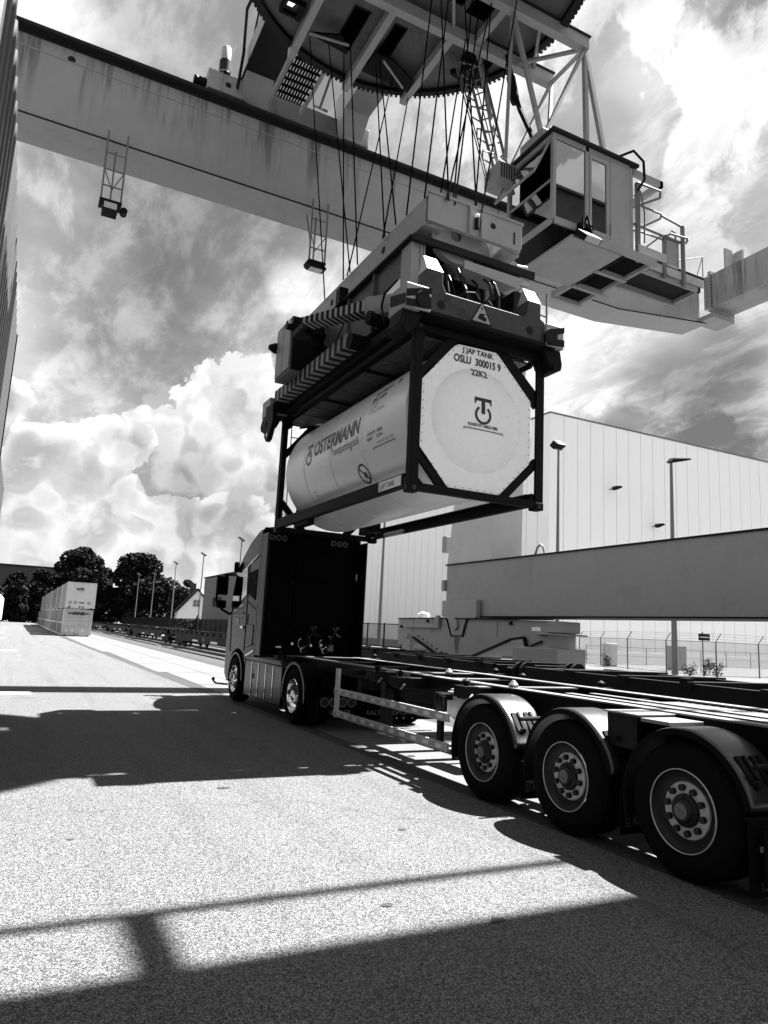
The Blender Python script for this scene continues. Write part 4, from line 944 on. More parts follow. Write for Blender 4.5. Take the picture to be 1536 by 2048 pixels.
# tilted upper front window, pushed outwards
tw = part('tilting_window', MB().bar((X0 + .02, Y0 + .12, ZR - .1), (X0 - .42, Y0 + .12, 11.5), .04).bar((X0 + .02, Y1 - .12, ZR - .1), (X0 - .42, Y1 - .12, 11.5), .04).bar((X0 - .42, Y0 + .12, 11.5), (X0 - .42, Y1 - .12, 11.5), .04), M['crane_plain'], cb)
part('pane', MB().add([(X0 + .0, Y0 + .14, ZR - .12), (X0 - .41, Y0 + .14, 11.52), (X0 - .41, Y1 - .14, 11.52), (X0 + .0, Y1 - .14, ZR - .12)], [(0, 1, 2, 3)]), M['clear_glass'], tw)
part('foot_glass', MB().prism([(X0 + .02, ZF - .07), (X0 + .9, ZF - .07), (X0 + .9, 10.2), (X0 + .46, 10.19)], 'y', Y0 + .02, Y1 - .05), M['foot_glass'], cb)
part('sill_band', MB().box(X0 - .01, X1, Y0 - .02, Y0 + .02, ZF - .09, ZF).box(X0 - .02, X0 + .02, Y0 - .02, Y1, ZF - .09, ZF), M['crane_light'], cb)
part('floor', MB().box(X0 + .42, 11.0, 10.68, 12.38, 10.14, 10.2), M['crane_light'], cb, .005)
part('floor_edge', MB().box(X0 + .8, 11.9, 10.62, 10.70, 10.14, 10.32), M['crane_light'], cb)
# inside
part('dark_lining', MB().box(X0 + .3, 10.95, Y1 - .12, Y1 - .08, ZF, ZR - .05).box(X0 + .09, 11.0, Y0 + .1, Y1 - .1, ZR - .08, ZR - .04), M['black_steel'], cb)
st = part('seat', MB().box(10.0, 10.5, 11.3, 11.8, 10.6, 11.0), M['rubber'], cb, .05)
part('backrest', MB().box(10.42, 10.55, 11.3, 11.8, 11.0, 11.8), M['rubber'], st, .04)
part('console', MB().box(9.7, 10.1, 10.95, 11.2, 10.5, 11.2).box(9.7, 10.1, 11.9, 12.15, 10.5, 11.2), M['black_steel'], cb, .03)
part('paper_roll', MB().prism([(11.1, 10.62), (11.5, 10.62), (11.62, 11.2), (11.0, 11.05)], 'x', 9.5, 9.56), M['tank_end'], cb)
lp = part('work_lamp', MB().prism([(10.30, 10.02), (10.58, 10.30), (10.68, 10.22), (10.42, 9.95)], 'x', 9.52, 9.98), M['black_steel'], cb, .01)
part('lens', MB().add([(9.56, 10.30, 10.01), (9.94, 10.30, 10.01), (9.94, 10.41, 9.935), (9.56, 10.41, 9.935)], [(0, 1, 2, 3)]), M['lamp_glass'], lp)
part('bracket', MB().path([(9.65, 10.55, 10.3), (9.7, 10.6, 10.6), (9.9, 10.75, 10.62)], .025).path([(9.9, 10.55, 10.28), (9.85, 10.62, 10.7), (9.75, 10.7, 10.45)], .025).box(9.6, 9.95, 10.55, 10.68, 10.36, 10.46), M['black_steel'], lp)
part('cable', MB().path([(10.9, 10.8, 12.6), (11.2, 10.6, 12.75), (11.5, 10.6, 12.6), (11.58, 10.65, 12.2), (11.42, 10.7, 11.9)], .03), M['black_steel'], cb, sm=True)
part('cable', MB().path([(11.3, 10.7, 11.72), (11.45, 10.65, 11.85), (11.62, 10.7, 11.4), (11.66, 10.75, 10.7)], .018), M['pole_light'], cb, sm=True)
hv = part('vent_box', MB().box(8.52, 8.98, 12.0, 12.6, 11.95, 12.4), M['crane_plain'], cb, .01)
sl = MB()
for k in range(6): sl.box(8.56 + k * .07, 8.59 + k * .07, 11.985, 12.0, 12.0, 12.35)
part('louvre', sl, M['crane_dark'], hv)
part('roof_bracket', MB().box(11.4, 12.35, 10.8, 10.88, 12.35, 12.5).box(12.25, 12.35, 10.8, 12.0, 12.35, 12.5).box(11.4, 12.3, 11.9, 12.0, 12.3, 12.4), M['crane_plain'], cb)
part('roof_unit', MB().box(9.0, 9.35, 11.1, 11.9, ZR + .07, ZR + .3), M['crane_plain'], cb, .02)
ob = MB()
for k in range(12):
    a = 6.283 * k / 12; b = 6.283 * (k + 1) / 12; ob.bar((9.5 + .22 * math.cos(a), 11.6 + .22 * math.sin(a), ZR + .42), (9.5 + .22 * math.cos(b), 11.6 + .22 * math.sin(b), ZR + .42), .03)
part('cable_ring', ob, M['swap'], cb)
# hangers
def hang(p, q_, w=.075, mm='crane_plain'): part('hanger', MB().bar(p, q_, w, w), M[mm], cb)
E1 = (10.56, 11.5, 15.8); E2 = (10.58, 12.72, 15.8); J1 = (8.42, 11.5, 15.8); J2 = (8.35, 12.8, 15.8); zt = ZR + .05
hang(E1, (10.55, 11.4, zt), .10); hang(E1, (11.15, 11.35, zt), .10); hang(E1, (9.1, 11.3, zt)); hang(E1, (9.45, 12.75, 15.85)); hang(E1, E2)
hang(E2, (10.1, 12.3, zt)); hang(E2, (9.05, 12.3, zt)); hang(J1, (9.2, 11.3, zt), .09); hang(J1, (8.75, 12.1, zt)); hang(J2, (8.85, 12.45, zt))
# inclined caged ladder
ld = MB(); A0, A1 = Vector((7.97, 12.6, 14.9)), Vector((9.0, 12.6, 12.0)); B0, B1 = A0 + Vector((.45, .1, .45)), A1 + Vector((.45, .1, .25))
ld.bar(A0, A1, .05).bar(B0, B1, .05)
for k in range(11): ld.bar(A0.lerp(A1, k / 10), B0.lerp(B1, k / 10), .03)
cg = MB()
for k in range(6):
    f = (k + .5) / 6; a = A0.lerp(A1, f); b = B0.lerp(B1, f); n_ = Vector((-.55, -.25, -.1)); mid = (a + b) / 2
    pts = [a, a + n_ * .6 + (a - b) * .15, mid + n_ * 1.25, b + n_ * .6 + (b - a) * .15, b]
    cg.path(pts, .018, 5)
for f_ in (0, 1, 2):
    off_ = [Vector((-.40, -.15, -.06)), Vector((-.6, -.3, -.1)), Vector((0.0, -.18, -.1))][f_]
    cg.tube(A0 + off_, A1 + off_, .015, 5)
part('ladder', ld, M['pole'], cb); part('ladder_cage', cg, M['pole'], cb)
part('energy_chain', MB().path([(8.95, 12.4, 15.6), (9.1, 12.3, 14.6), (9.2, 12.2, 14.1), (9.45, 12.0, 13.3), (9.5, 11.8, 12.7)], .06, 6).path([(9.03, 12.35, 15.0), (9.13, 12.28, 14.3)], .11, 6), M['black_steel'], cb)
# platforms
gm = MB()
def grid(mb, x0, x1, y0, y1, z, st_=.045):
    x = x0
    while x < x1: mb.box(x, x + .008, y0, y1, z, z + .03); x += st_
    y = y0
    while y < y1: mb.box(x0, x1, y, y + .006, z + .005, z + .025); y += st_
pf = part('platform_frame', MB().box(10.92, 11.0, 10.7, 13.06, 10.14, 10.3).box(11.74, 11.82, 10.7, 13.06, 10.14, 10.3).box(10.9, 11.84, 12.98, 13.06, 10.12, 10.3).box(10.9, 11.84, 11.45, 11.55, 10.12, 10.26).box(10.9, 12.0, 12.2, 12.3, 10.08, 10.2).box(11.8, 13.68, 10.92, 10.99, 10.12, 10.34).box(11.8, 13.68, 11.68, 11.75, 10.08, 10.26).box(13.60, 13.68, 10.92, 11.75, 10.12, 10.34), M['crane_plain'], cb)
grid(gm, 11.0, 11.75, 10.72, 13.0, 10.22); part('grating', gm, M['black_steel'], pf)
part('walkway_plate', MB().box(11.82, 13.6, 10.99, 11.69, 10.22, 10.25), M['crane_dark'], pf)
tb = part('toe_board', MB().box(11.4, 12.25, 10.66, 10.70, 10.35, 10.55).box(11.9, 13.72, 10.86, 10.90, 10.22, 10.42).box(11.5, 12.3, 11.2, 11.24, 10.55, 10.75), M['alu'], cb)
rl_ = MB()
ps = [(11.5, 10.78), (12.40, 10.82), (13.05, 10.82)]
rp = part('rail_post', MB().box(11.44, 11.53, 10.74, 10.82, 10.2, 12.15), M['pole'], cb)
part('rail_post', MB().box(12.36, 12.44, 10.82, 10.88, 10.1, 11.16), M['pole_light'], cb); part('rail_post', MB().box(12.98, 13.06, 10.82, 10.88, 10.05, 11.6), M['pole_light'], cb)
part('rail_post', MB().box(11.75, 11.80, 11.3, 11.35, 10.3, 12.5), M['pole'], cb)
part('handrail', MB().path([(11.5, 10.8, 12.18), (12.25, 10.8, 12.22), (12.35, 10.9, 12.14), (12.15, 11.6, 12.2), (11.8, 12.0, 12.25)], .028)
     .path([(11.5, 10.82, 11.65), (12.3, 10.82, 11.66), (12.34, 10.9, 11.6), (12.1, 11.7, 11.55)], .024).path([(12.3, 10.82, 11.62), (13.0, 10.85, 11.58)], .026)
     .path([(11.3, 10.85, 11.15), (12.3, 10.82, 11.12), (12.4, 10.82, 11.1)], .026).path([(11.3, 10.9, 11.05), (12.4, 10.85, 11.05)], .02).path([(12.3, 10.84, 11.12), (12.2, 11.5, 10.95), (11.8, 12.0, 10.9)], .02)
     .path([(12.4, 10.8, 11.14), (12.5, 10.76, 11.2), (13.1, 10.76, 11.26), (13.14, 10.86, 11.2)], .026), M['pole'], cb, sm=True)
fs = part('fold_seat', MB().box(12.50, 12.96, 10.9, 10.96, 10.52, 11.16), M['crane_plain'], cb, .02)
part('seat_tube', MB().path([(12.47, 10.86, 11.1), (12.44, 10.86, 10.3), (12.5, 10.86, 10.2), (12.85, 11.1, 10.35)], .02).path([(12.6, 10.9, 11.25), (12.72, 10.9, 11.42), (12.82, 10.9, 11.4), (12.85, 10.9, 11.2)], .02).box(12.47, 12.98, 10.88, 10.98, 11.16, 11.22), M['pole_light'], fs)

# ================================================================ SPREADER
sp = thing('container_spreader', 'heavy crane spreader with hatched grab arms clamped on top of the tank container', 'spreader', (5.98, 11.8, 6.4))
def P_(name, mb, mm, bv=.008, par=None, sm=False, label=None): return part(name, mb, M[mm], par or sp, bv, sm, label)
hb = P_('headblock_frame', MB().box(5.06, 5.16, 9.06, 14.75, 8.2, 8.66).box(6.80, 6.90, 9.06, 14.75, 8.2, 8.66).prism([(5.06, 8.66), (5.06, 8.20), (5.25, 8.19), (6.85, 8.2), (6.90, 8.25), (6.90, 8.66), (6.7, 8.70), (5.3, 8.70)], 'y', 9.02, 9.10), 'crane_light', .006)
P_('headblock_flange', MB().box(5.04, 5.40, 9.12, 14.75, 8.16, 8.2).box(6.55, 6.92, 9.12, 14.75, 8.16, 8.2).box(5.04, 6.92, 9.0, 9.04, 8.67, 8.72), 'crane_plain', 0, hb)
P_('rib', MB().box(5.80, 5.83, 8.96, 9.02, 8.2, 8.68).box(6.03, 6.06, 8.96, 9.02, 8.2, 8.68), 'crane_light', 0, hb)
P_('hole', MB().lathe([(.001, 0), (.055, 0)], (6.3, 9.015, 8.48), 'y', 14).lathe([(.001, 0), (.07, 0)], (5.055, 10.6, 8.44), 'x', 14).lathe([(.001, 0), (.07, 0)], (5.055, 12.94, 8.40), 'x', 14).box(6.72, 6.75, 9.01, 9.015, 8.28, 8.5), 'crane_dark', 0, hb)
P_('warning_lamp', MB().tube((5.95, 8.97, 8.30), (5.95, 8.97, 8.48), .04, 10), 'black_steel', 0, hb); P_('lamp_lens', MB().sphere((5.95, 8.97, 8.52), .045), 'tank_end', 0, hb)
P_('tail_plate', MB().prism([(14.75, 8.66), (14.75, 8.2), (15.3, 7.6), (15.3, 7.9)], 'x', 5.06, 5.16), 'crane_plain', 0, hb)
for (y, x) in ((9.28, 5.75), (9.62, 6.15), (12.8, 5.95), (13.3, 6.05)):
    s_ = P_('sheave', MB().lathe([(.10, 0), (.42, 0), (.50, -.03), (.50, .10), (.42, .08), (.10, .08)], (x, y, 8.26), 'y', 40), 'crane_plain', 0, sm=True)
P_('cross_web', MB().box(5.16, 6.8, 11.2, 11.3, 8.2, 8.6).box(5.16, 6.8, 10.3, 10.38, 8.2, 8.6), 'crane_plain')
# body under the headblock
P_('column', MB().box(4.92, 5.16, 9.28, 9.62, 6.72, 7.92), 'crane_plain'); P_('column', MB().box(6.95, 7.15, 9.28, 9.62, 6.8, 7.62), 'crane_dark')
P_('column_edge', MB().box(5.08, 5.11, 9.25, 9.28, 6.8, 7.9).box(5.14, 5.16, 9.25, 9.28, 6.8, 7.9), 'crane_light', 0)
P_('side_plate', MB().box(4.96, 5.02, 9.62, 14.5, 6.9, 7.95).box(6.96, 7.02, 9.62, 14.5, 6.9, 7.95), 'crane_mid')
rb = MB()
for y in (10.6, 11.7, 12.8, 13.9): rb.box(4.90, 4.96, y, y + .05, 6.9, 7.95)
P_('side_rib', rb, 'crane_mid', 0)
P_('top_plate', MB().box(4.86, 7.12, 9.22, 14.6, 7.95, 7.99), 'crane_dark', 0)
P_('front_lip', MB().box(4.9, 7.3, 9.16, 9.22, 7.88, 8.0), 'crane_dark', 0)
P_('tilted_plate', MB().prism([(5.75, 7.70), (7.0, 7.70), (6.78, 7.50), (5.75, 7.56)], 'y', 9.0, 9.04).add([(5.75, 9.04, 7.56), (6.78, 9.04, 7.50), (6.60, 9.3, 7.47), (5.75, 9.3, 7.5)], [(0, 1, 2, 3)]), 'crane_light', 0)
P_('inner_box', MB().box(5.2, 6.8, 9.9, 14.4, 6.95, 7.9), 'black_steel')
P_('strut', MB().box(6.38, 6.46, 9.3, 9.36, 6.75, 7.6), 'crane_plain', 0)
P_('hydraulic_motor', MB().lathe([(.001, 0), (.15, 0), (.15, .5), (.2, .5), (.2, .62), (.001, .62)], (5.85, 9.05, 7.05), 'y', 20), 'black_steel', 0, sm=True)
P_('hose', MB().path([(5.3, 9.1, 7.5), (5.38, 8.95, 7.3), (5.40, 8.9, 7.0), (5.35, 8.95, 6.8)], .03).path([(5.2, 9.1, 7.4), (5.3, 9.0, 7.1), (5.28, 8.95, 6.8)], .025).path([(5.6, 9.1, 6.95), (5.72, 8.95, 7.1), (5.9, 8.9, 7.12), (6.1, 9.0, 7.0)], .03).path([(6.0, 9.1, 6.9), (6.15, 8.9, 7.05), (6.3, 8.92, 6.95)], .025), 'black_steel', 0, sm=True)
rq = random.Random(9)
for k in range(9):
    x_ = 5.25 + k * .155; z_ = rq.uniform(6.95, 7.25); y_ = rq.uniform(8.92, 9.1)
    P_('hydraulic_hose', MB().path([(x_, y_ + .2, 7.6), (x_ + rq.uniform(-.05, .05), y_, z_ + .2), (x_ + rq.uniform(-.08, .08), y_ - .03, z_), (x_ + rq.uniform(-.15, .15), y_ + .1, 6.82)], rq.choice((.014, .02, .026)), 6), 'hub', 0, None, True)
for k in range(6):
    x_ = 5.3 + k * .22; P_('valve', MB().box(x_, x_ + .09, 8.84, 8.9, 6.77, 6.77 + rq.uniform(.04, .1)).tube((x_ + .045, 8.85, 6.8), (x_ + .045, 8.80, 6.8), .015, 8), 'alu' if k % 2 else 'black_steel', .003)
P_('pipe_run', MB().path([(5.15, 8.84, 6.80), (5.6, 8.83, 6.79), (5.66, 8.83, 6.83), (6.55, 8.83, 6.82)], .012, 6).path([(5.3, 8.86, 6.84), (6.5, 8.86, 6.86)], .01, 6), 'alu', 0)
P_('connection_box', MB().box(6.0, 6.3, 8.86, 8.9, 6.72, 6.94), 'crane_plain')
nb = P_('number_plate', MB().box(5.32, 5.41, 8.84, 8.86, 6.72, 6.95), 'tank_end', 0); letters('5', .14, M['ink'], nb, lambda u, v: (5.335 + u, 8.835, 6.78 + v))
P_('main_beam', MB().box(5.2, 5.55, 8.8, 14.8, 6.48, 6.9).box(6.42, 6.77, 8.8, 14.8, 6.48, 6.9), 'black_steel')
P_('cross_beam', MB().box(5.55, 6.42, 11.2, 11.6, 6.5, 6.85).box(5.55, 6.42, 13.0, 13.4, 6.5, 6.85), 'black_steel')
P_('telescope_beam', MB().box(4.75, 4.95, 9.0, 14.7, 6.40, 6.56).box(7.02, 7.2, 9.0, 14.7, 6.40, 6.56), 'black_steel')
for (yb, ye, near) in ((8.52, 8.80, True), (14.75, 15.05, False)):
    eb = P_('end_beam', MB().prism([(4.86, 6.40), (7.0, 6.40), (7.0, 6.76), (6.92, 6.8), (6.92, 7.05), (6.66, 7.05), (6.66, 6.86), (6.60, 6.76), (5.14, 6.76), (5.08, 6.88), (5.08, 7.07), (4.80, 7.07), (4.80, 6.8), (4.86, 6.74)], 'y', yb, ye), 'rusty', .012)
    P_('upstand_cap', MB().add([(4.80, yb, 7.07), (5.08, yb, 7.07), (5.00, yb + .09, 7.30), (4.78, yb + .09, 7.30), (4.80, ye, 7.07), (5.08, ye, 7.07)], [(0, 1, 2, 3), (1, 5, 2), (0, 3, 4), (4, 5, 1, 0)]).add([(6.66, yb, 7.05), (6.92, yb, 7.05), (6.86, yb + .09, 7.28), (6.62, yb + .09, 7.28), (6.66, ye, 7.05), (6.92, ye, 7.05)], [(0, 1, 2, 3), (1, 5, 2), (0, 3, 4), (4, 5, 1, 0)]), 'alu', 0, eb)
    P_('bottom_plate', MB().box(4.70, 7.2, yb - .03, ye + .05, 6.345, 6.40), 'black_steel', 0, eb)
    for (xa, xb, hx) in ((4.44, 4.86, 4.72), (7.0, 7.36, 7.08)):
        ch = P_('corner_housing', MB().box(xa, xb, yb - .05, yb + .5, 6.36, 6.74), 'hatch_white', .02)
        if near:
            st_ = MB()
            for (a, b) in (((xa, 6.50), (xb, 6.64)), ((xa, 6.36), (xb, 6.40))):
                st_.add([(a[0], yb - .056, a[1]), (b[0], yb - .056, b[1]), (b[0], yb - .056, min(6.74, b[1] + .12)), (a[0], yb - .056, a[1] + .12)], [(0, 1, 2, 3)])
            st_.add([(xa - .004, yb - .04, 6.40), (xa - .004, yb + .45, 6.52), (xa - .004, yb + .45, 6.70), (xa - .004, yb - .04, 6.56)], [(0, 1, 2, 3)])
            st_.add([(xb + .004, yb, 6.38), (xb + .004, yb + .45, 6.52), (xb + .004, yb + .45, 6.66), (xb + .004, yb, 6.52)], [(0, 1, 2, 3)])
            P_('hatch_stripe', st_, 'hatch_black', 0, ch)
        P_('twistlock_port', MB().lathe([(.001, 0), (.12, 0), (.13, .02)], (hx, yb - .085, 6.52), 'y', 24), 'hatch_black', 0, ch)
        sg = 1 if xb > 6 else -1; xo = xb if sg > 0 else xa
        gd = P_('guide_flap', MB().prism([(xo - sg * .34, 6.36), (xo, 6.36), (xo + sg * .04, 6.14), (xo + sg * .02, 6.04), (xo - sg * .10, 6.0), (xo - sg * .22, 6.1)], 'y', yb + .04, yb + .42), 'black_steel', .01)
        P_('hinge', MB().tube((xo - sg * .09, yb + .02, 6.08), (xo - sg * .09, yb + .44, 6.08), .075, 16), 'black_steel', 0, gd)
    if near:
        P_('hole', MB().lathe([(.001, 0), (.07, 0)], (5.06, yb - .004, 6.55), 'y', 18).lathe([(.001, 0), (.07, 0)], (6.70, yb - .004, 6.55), 'y', 18), 'hatch_black', 0, eb)
        tri = P_('warning_sign', MB().prism([(5.60, 6.44), (5.95, 6.44), (5.775, 6.76)], 'y', yb - .014, yb - .002), 'hatch_white', .004)
        P_('sign_border', MB().bar((5.59, yb - .016, 6.435), (5.96, yb - .016, 6.435), .004, .02).bar((5.96, yb - .016, 6.435), (5.775, yb - .016, 6.775), .004, .02).bar((5.59, yb - .016, 6.435), (5.775, yb - .016, 6.775), .004, .02), 'hatch_black', 0, tri)
        P_('hand_symbol', MB().prism([(5.70, 6.50), (5.84, 6.47), (5.87, 6.52), (5.80, 6.56), (5.86, 6.60), (5.74, 6.58)], 'y', yb - .019, yb - .016).lathe([(.001, 0), (.018, 0)], (5.775, yb - .018, 6.67), 'y', 10), 'hatch_black', 0, tri)
sgn = P_('white_sign', MB().prism([(10.4, 7.02), (9.62, 7.02), (9.62, 7.46), (10.2, 7.38)], 'x', 4.945, 4.955), 'tank_end', 0)
letters('AN GEF', .26, M['ink'], sgn, lambda u, v: (4.94, 10.34 - u, 7.12 + v), xs=.72)
# folded grab arms
def hatched(p, q_, w, h, n, h2=None):
    """striped box beam between p and q, underside striped as well"""
    h2 = h2 or h; p = Vector(p); q_ = Vector(q_); d = (q_ - p); Lg = d.length; dn = d.normalized(); a = dn.cross(Vector((0, 0, 1))).normalized() * w / 2
    A_ = MB(); B_ = MB(); p2 = p + d; zA = Vector((0, 0, h)); zB = Vector((0, 0, h2))
    B_.add([p - a, p2 - a, p2 + a, p + a, p - a + zA, p2 - a + zB, p2 + a + zB, p + a + zA], [(0, 3, 2, 1), (4, 5, 6, 7), (0, 1, 5, 4), (1, 2, 6, 5), (2, 3, 7, 6), (3, 0, 4, 7)])
    for k in range(2 * n):
        f0, f1 = k / (2 * n), (k + 1) / (2 * n); hh0 = h + (h2 - h) * f0; hh1 = h + (h2 - h) * f1
        a0 = p + d * f0; a1 = p + d * f1; z0 = Vector((0, 0, hh0)); z1 = Vector((0, 0, hh1)); sk = dn * (w * .6 if w else 0)
        if not k % 2: continue
        a_ = a * 1.02; e0 = Vector((0, 0, -.003)); z0 = z0 + Vector((0, 0, .003)); z1 = z1 + Vector((0, 0, .003))
        A_.add([a0 - a_ + e0, a1 - a_ + e0, a1 + a_ + e0, a0 + a_ + e0, a0 - a_ + z0, a1 - a_ + z1, a1 + a_ + z1, a0 + a_ + z0],
            [(0, 3, 2, 1), (4, 5, 6, 7), (0, 1, 5, 4), (1, 2, 6, 5), (2, 3, 7, 6), (3, 0, 4, 7)])
    return A_, B_
for (p, q_, w, h, h2, n) in (((4.72, 10.30, 7.02), (4.04, 11.55, 7.10), .3, .19, .11, 12), ((4.64, 10.75, 6.55), (4.60, 14.45, 6.55), .28, .24, .24, 15),
                             ((7.26, 10.75, 6.55), (7.30, 14.45, 6.55), .28, .24, .24, 15)):
    A_, B_ = hatched(p, q_, w, h, n, h2)
    ar = P_('grab_arm', B_, 'hatch_white', 0); P_('hatch_stripe', A_, 'hatch_black', 0, ar)
P_('arm_root', MB().add([(4.6, 10.25, 6.95), (4.98, 9.2, 6.75), (5.2, 9.4, 6.75), (4.95, 10.4, 6.95), (4.6, 10.25, 7.28), (4.9, 9.2, 7.02), (5.2, 9.4, 7.02), (4.95, 10.4, 7.28)], [(0, 1, 2, 3), (4, 5, 6, 7), (0, 1, 5, 4), (1, 2, 6, 5), (2, 3, 7, 6), (3, 0, 4, 7)]), 'crane_plain', .01)
P_('arm_hinge', MB().tube((4.6, 10.1, 6.85), (4.95, 10.1, 6.85), .12, 14).tube((4.5, 10.6, 6.6), (4.9, 10.6, 6.6), .14, 14).tube((4.5, 14.6, 6.5), (4.9, 14.6, 6.5), .12, 14), 'black_steel', 0)
P_('arm_foot', MB().prism([(14.9, 6.55), (14.4, 6.5), (14.35, 6.1), (14.6, 5.75), (14.75, 5.72), (14.9, 5.85)], 'x', 4.42, 4.52), 'black_steel', .01)
P_('foot_hole', MB().lathe([(.001, 0), (.05, 0)], (4.41, 14.68, 5.86), 'x', 12), 'tank_end', 0)
P_('electric_cabinet', MB().box(4.22, 4.95, 12.86, 13.78, 6.74, 7.88), 'crane_mid', .015, label='tall electric cabinet on the side')
P_('cabinet_door', MB().box(4.20, 4.22, 12.9, 13.3, 6.8, 7.82).box(4.20, 4.22, 13.33, 13.74, 6.8, 7.82), 'crane_plain', .005)
P_('cabinet_front', MB().box(4.24, 4.93, 12.84, 12.86, 6.76, 7.86), 'black_steel', .004)
P_('horn', MB().lathe([(.001, 0), (.05, 0), (.11, .12), (.12, .2)], (4.05, 13.8, 7.5), 'x', 14).tube((4.1, 12.8, 7.62), (4.9, 12.8, 7.58), .06, 10).tube((4.08, 12.8, 7.62), (4.2, 12.8, 7.62), .09, 10), 'black_steel', 0, sm=True)
P_('upper_link', MB().box(4.0, 4.3, 11.5, 12.2, 7.1, 7.22).box(4.1, 4.25, 11.7, 11.85, 7.0, 7.35).bar((4.2, 11.9, 7.15), (4.9, 12.6, 7.1), .14), 'black_steel', .01)
P_('terminal_box', MB().box(4.8, 4.98, 11.9, 12.1, 7.9, 8.25).box(4.85, 5.0, 12.1, 12.2, 7.95, 8.2), 'black_steel', .01)
P_('guard_rail', MB().path([(7.35, 8.9, 6.3), (7.35, 8.9, 7.5)], .018).path([(7.15, 8.9, 6.3), (7.15, 8.9, 7.45)], .018).path([(7.15, 8.9, 7.1), (7.35, 8.9, 7.08)], .014).path([(7.15, 8.9, 6.8), (7.35, 8.9, 6.78)], .014), 'pole', 0)
P_('hydraulic_unit', MB().box(6.95, 7.35, 9.6, 10.1, 7.7, 8.05).path([(7.0, 9.3, 8.1), (7.3, 9.4, 8.2), (7.45, 9.6, 8.0), (7.2, 9.5, 7.75)], .03).box(7.05, 7.25, 9.25, 9.3, 7.75, 8.0), 'alu', 0)
P_('loose_cable', MB().path([(4.5, 8.9, 6.95), (4.55, 9.4, 6.98), (4.6, 9.6, 6.85), (4.62, 9.5, 6.5)], .018).path([(4.62, 12.3, 7.0), (4.7, 11.9, 6.9), (4.8, 11.2, 7.6)], .012), 'black_steel', 0)
ropes = [((4.76, 14.89), (5.03, 13.29)), ((5.21, 14.77), (5.0, 11.93)), ((5.63, 14.74), (5.0, 12.26)), ((5.6, 14.31), (4.99, 11.57)), ((6.55, 14.8), (4.99, 10.44)), ((6.6, 14.7), (4.98, 10.0)),
         ((7.17, 14.94), (5.0, 12.07)), ((7.87, 15.4), (4.99, 10.51)), ((6.84, 12.43), (5.0, 9.66)), ((7.0, 12.33), (5.38, 8.95)), ((7.17, 12.24), (5.02, 9.1)), ((8.06, 11.73), (5.34, 8.95)),
         ((8.53, 11.45), (6.02, 8.95)), ((8.02, 11.75), (6.04, 9.2)), ((8.12, 12.94), (5.34, 9.2)), ((7.47, 12.07), (6.03, 9.1)), ((7.8, 11.87), (5.53, 9.0)), ((7.64, 11.97), (5.55, 9.1))]
for (a, b) in ropes:
    P_('hoist_rope', MB().tube((a[0], a[1], 16.3), (b[0], b[1], 8.6), .015, 6, cap=False), 'rope', 0)

# ================================================================ TANK CONTAINER
tk = thing('tank_container', 'white tank container in a black frame lettered OSTERMANN, hanging from the spreader', 'tank container', (5.985, 11.77, 3.74))
def T_(name, mb, mm, bv=0, par=None, sm=False, label=None): return part(name, mb, M[mm], par or tk, bv, sm, label)
x0, x1, y0, y1, z0, z1 = 4.77, 7.205, 8.745, 14.80, 3.74, 6.33
for (xa, s) in ((x0, 1), (x1, -1)):
    for (ya, q_) in ((y0, 1), (y1, -1)):
        for (za, p_) in ((z0, 1), (z1, -1)):
            xs_ = sorted((xa, xa + s * .165)); ys_ = sorted((ya, ya + q_ * .18)); zs_ = sorted((za, za + p_ * .12))
            c = T_('corner_casting', MB().box(*xs_, *ys_, *zs_), 'frame', .012)
            hl = MB(); hx = xa + s * .085; hz = (zs_[0] + zs_[1]) / 2
            prof = [(math.cos(6.283 * k / 14) * .03, math.sin(6.283 * k / 14) * .042) for k in range(14)]
            hl.add([(hx + u, ya - q_ * .004, hz + w) for (u, w) in prof], [tuple(range(14))])
            hl.add([(xa - s * .004, (ys_[0] + ys_[1]) / 2 + u, hz + w) for (u, w) in prof], [tuple(range(14))])
            T_('hole', hl, 'ink', 0, c)
        T_('corner_post', MB().box(min(xa + s * .005, xa + s * .155), max(xa + s * .005, xa + s * .155), min(ya + q_ * .01, ya + q_ * .06), max(ya + q_ * .01, ya + q_ * .06), z0 + .12, z1 - .12)
           .box(min(xa + s * .012, xa + s * .05), max(xa + s * .012, xa + s * .05), min(ya + q_ * .06, ya + q_ * .15), max(ya + q_ * .06, ya + q_ * .15), z0 + .12, z1 - .12), 'frame', .006)
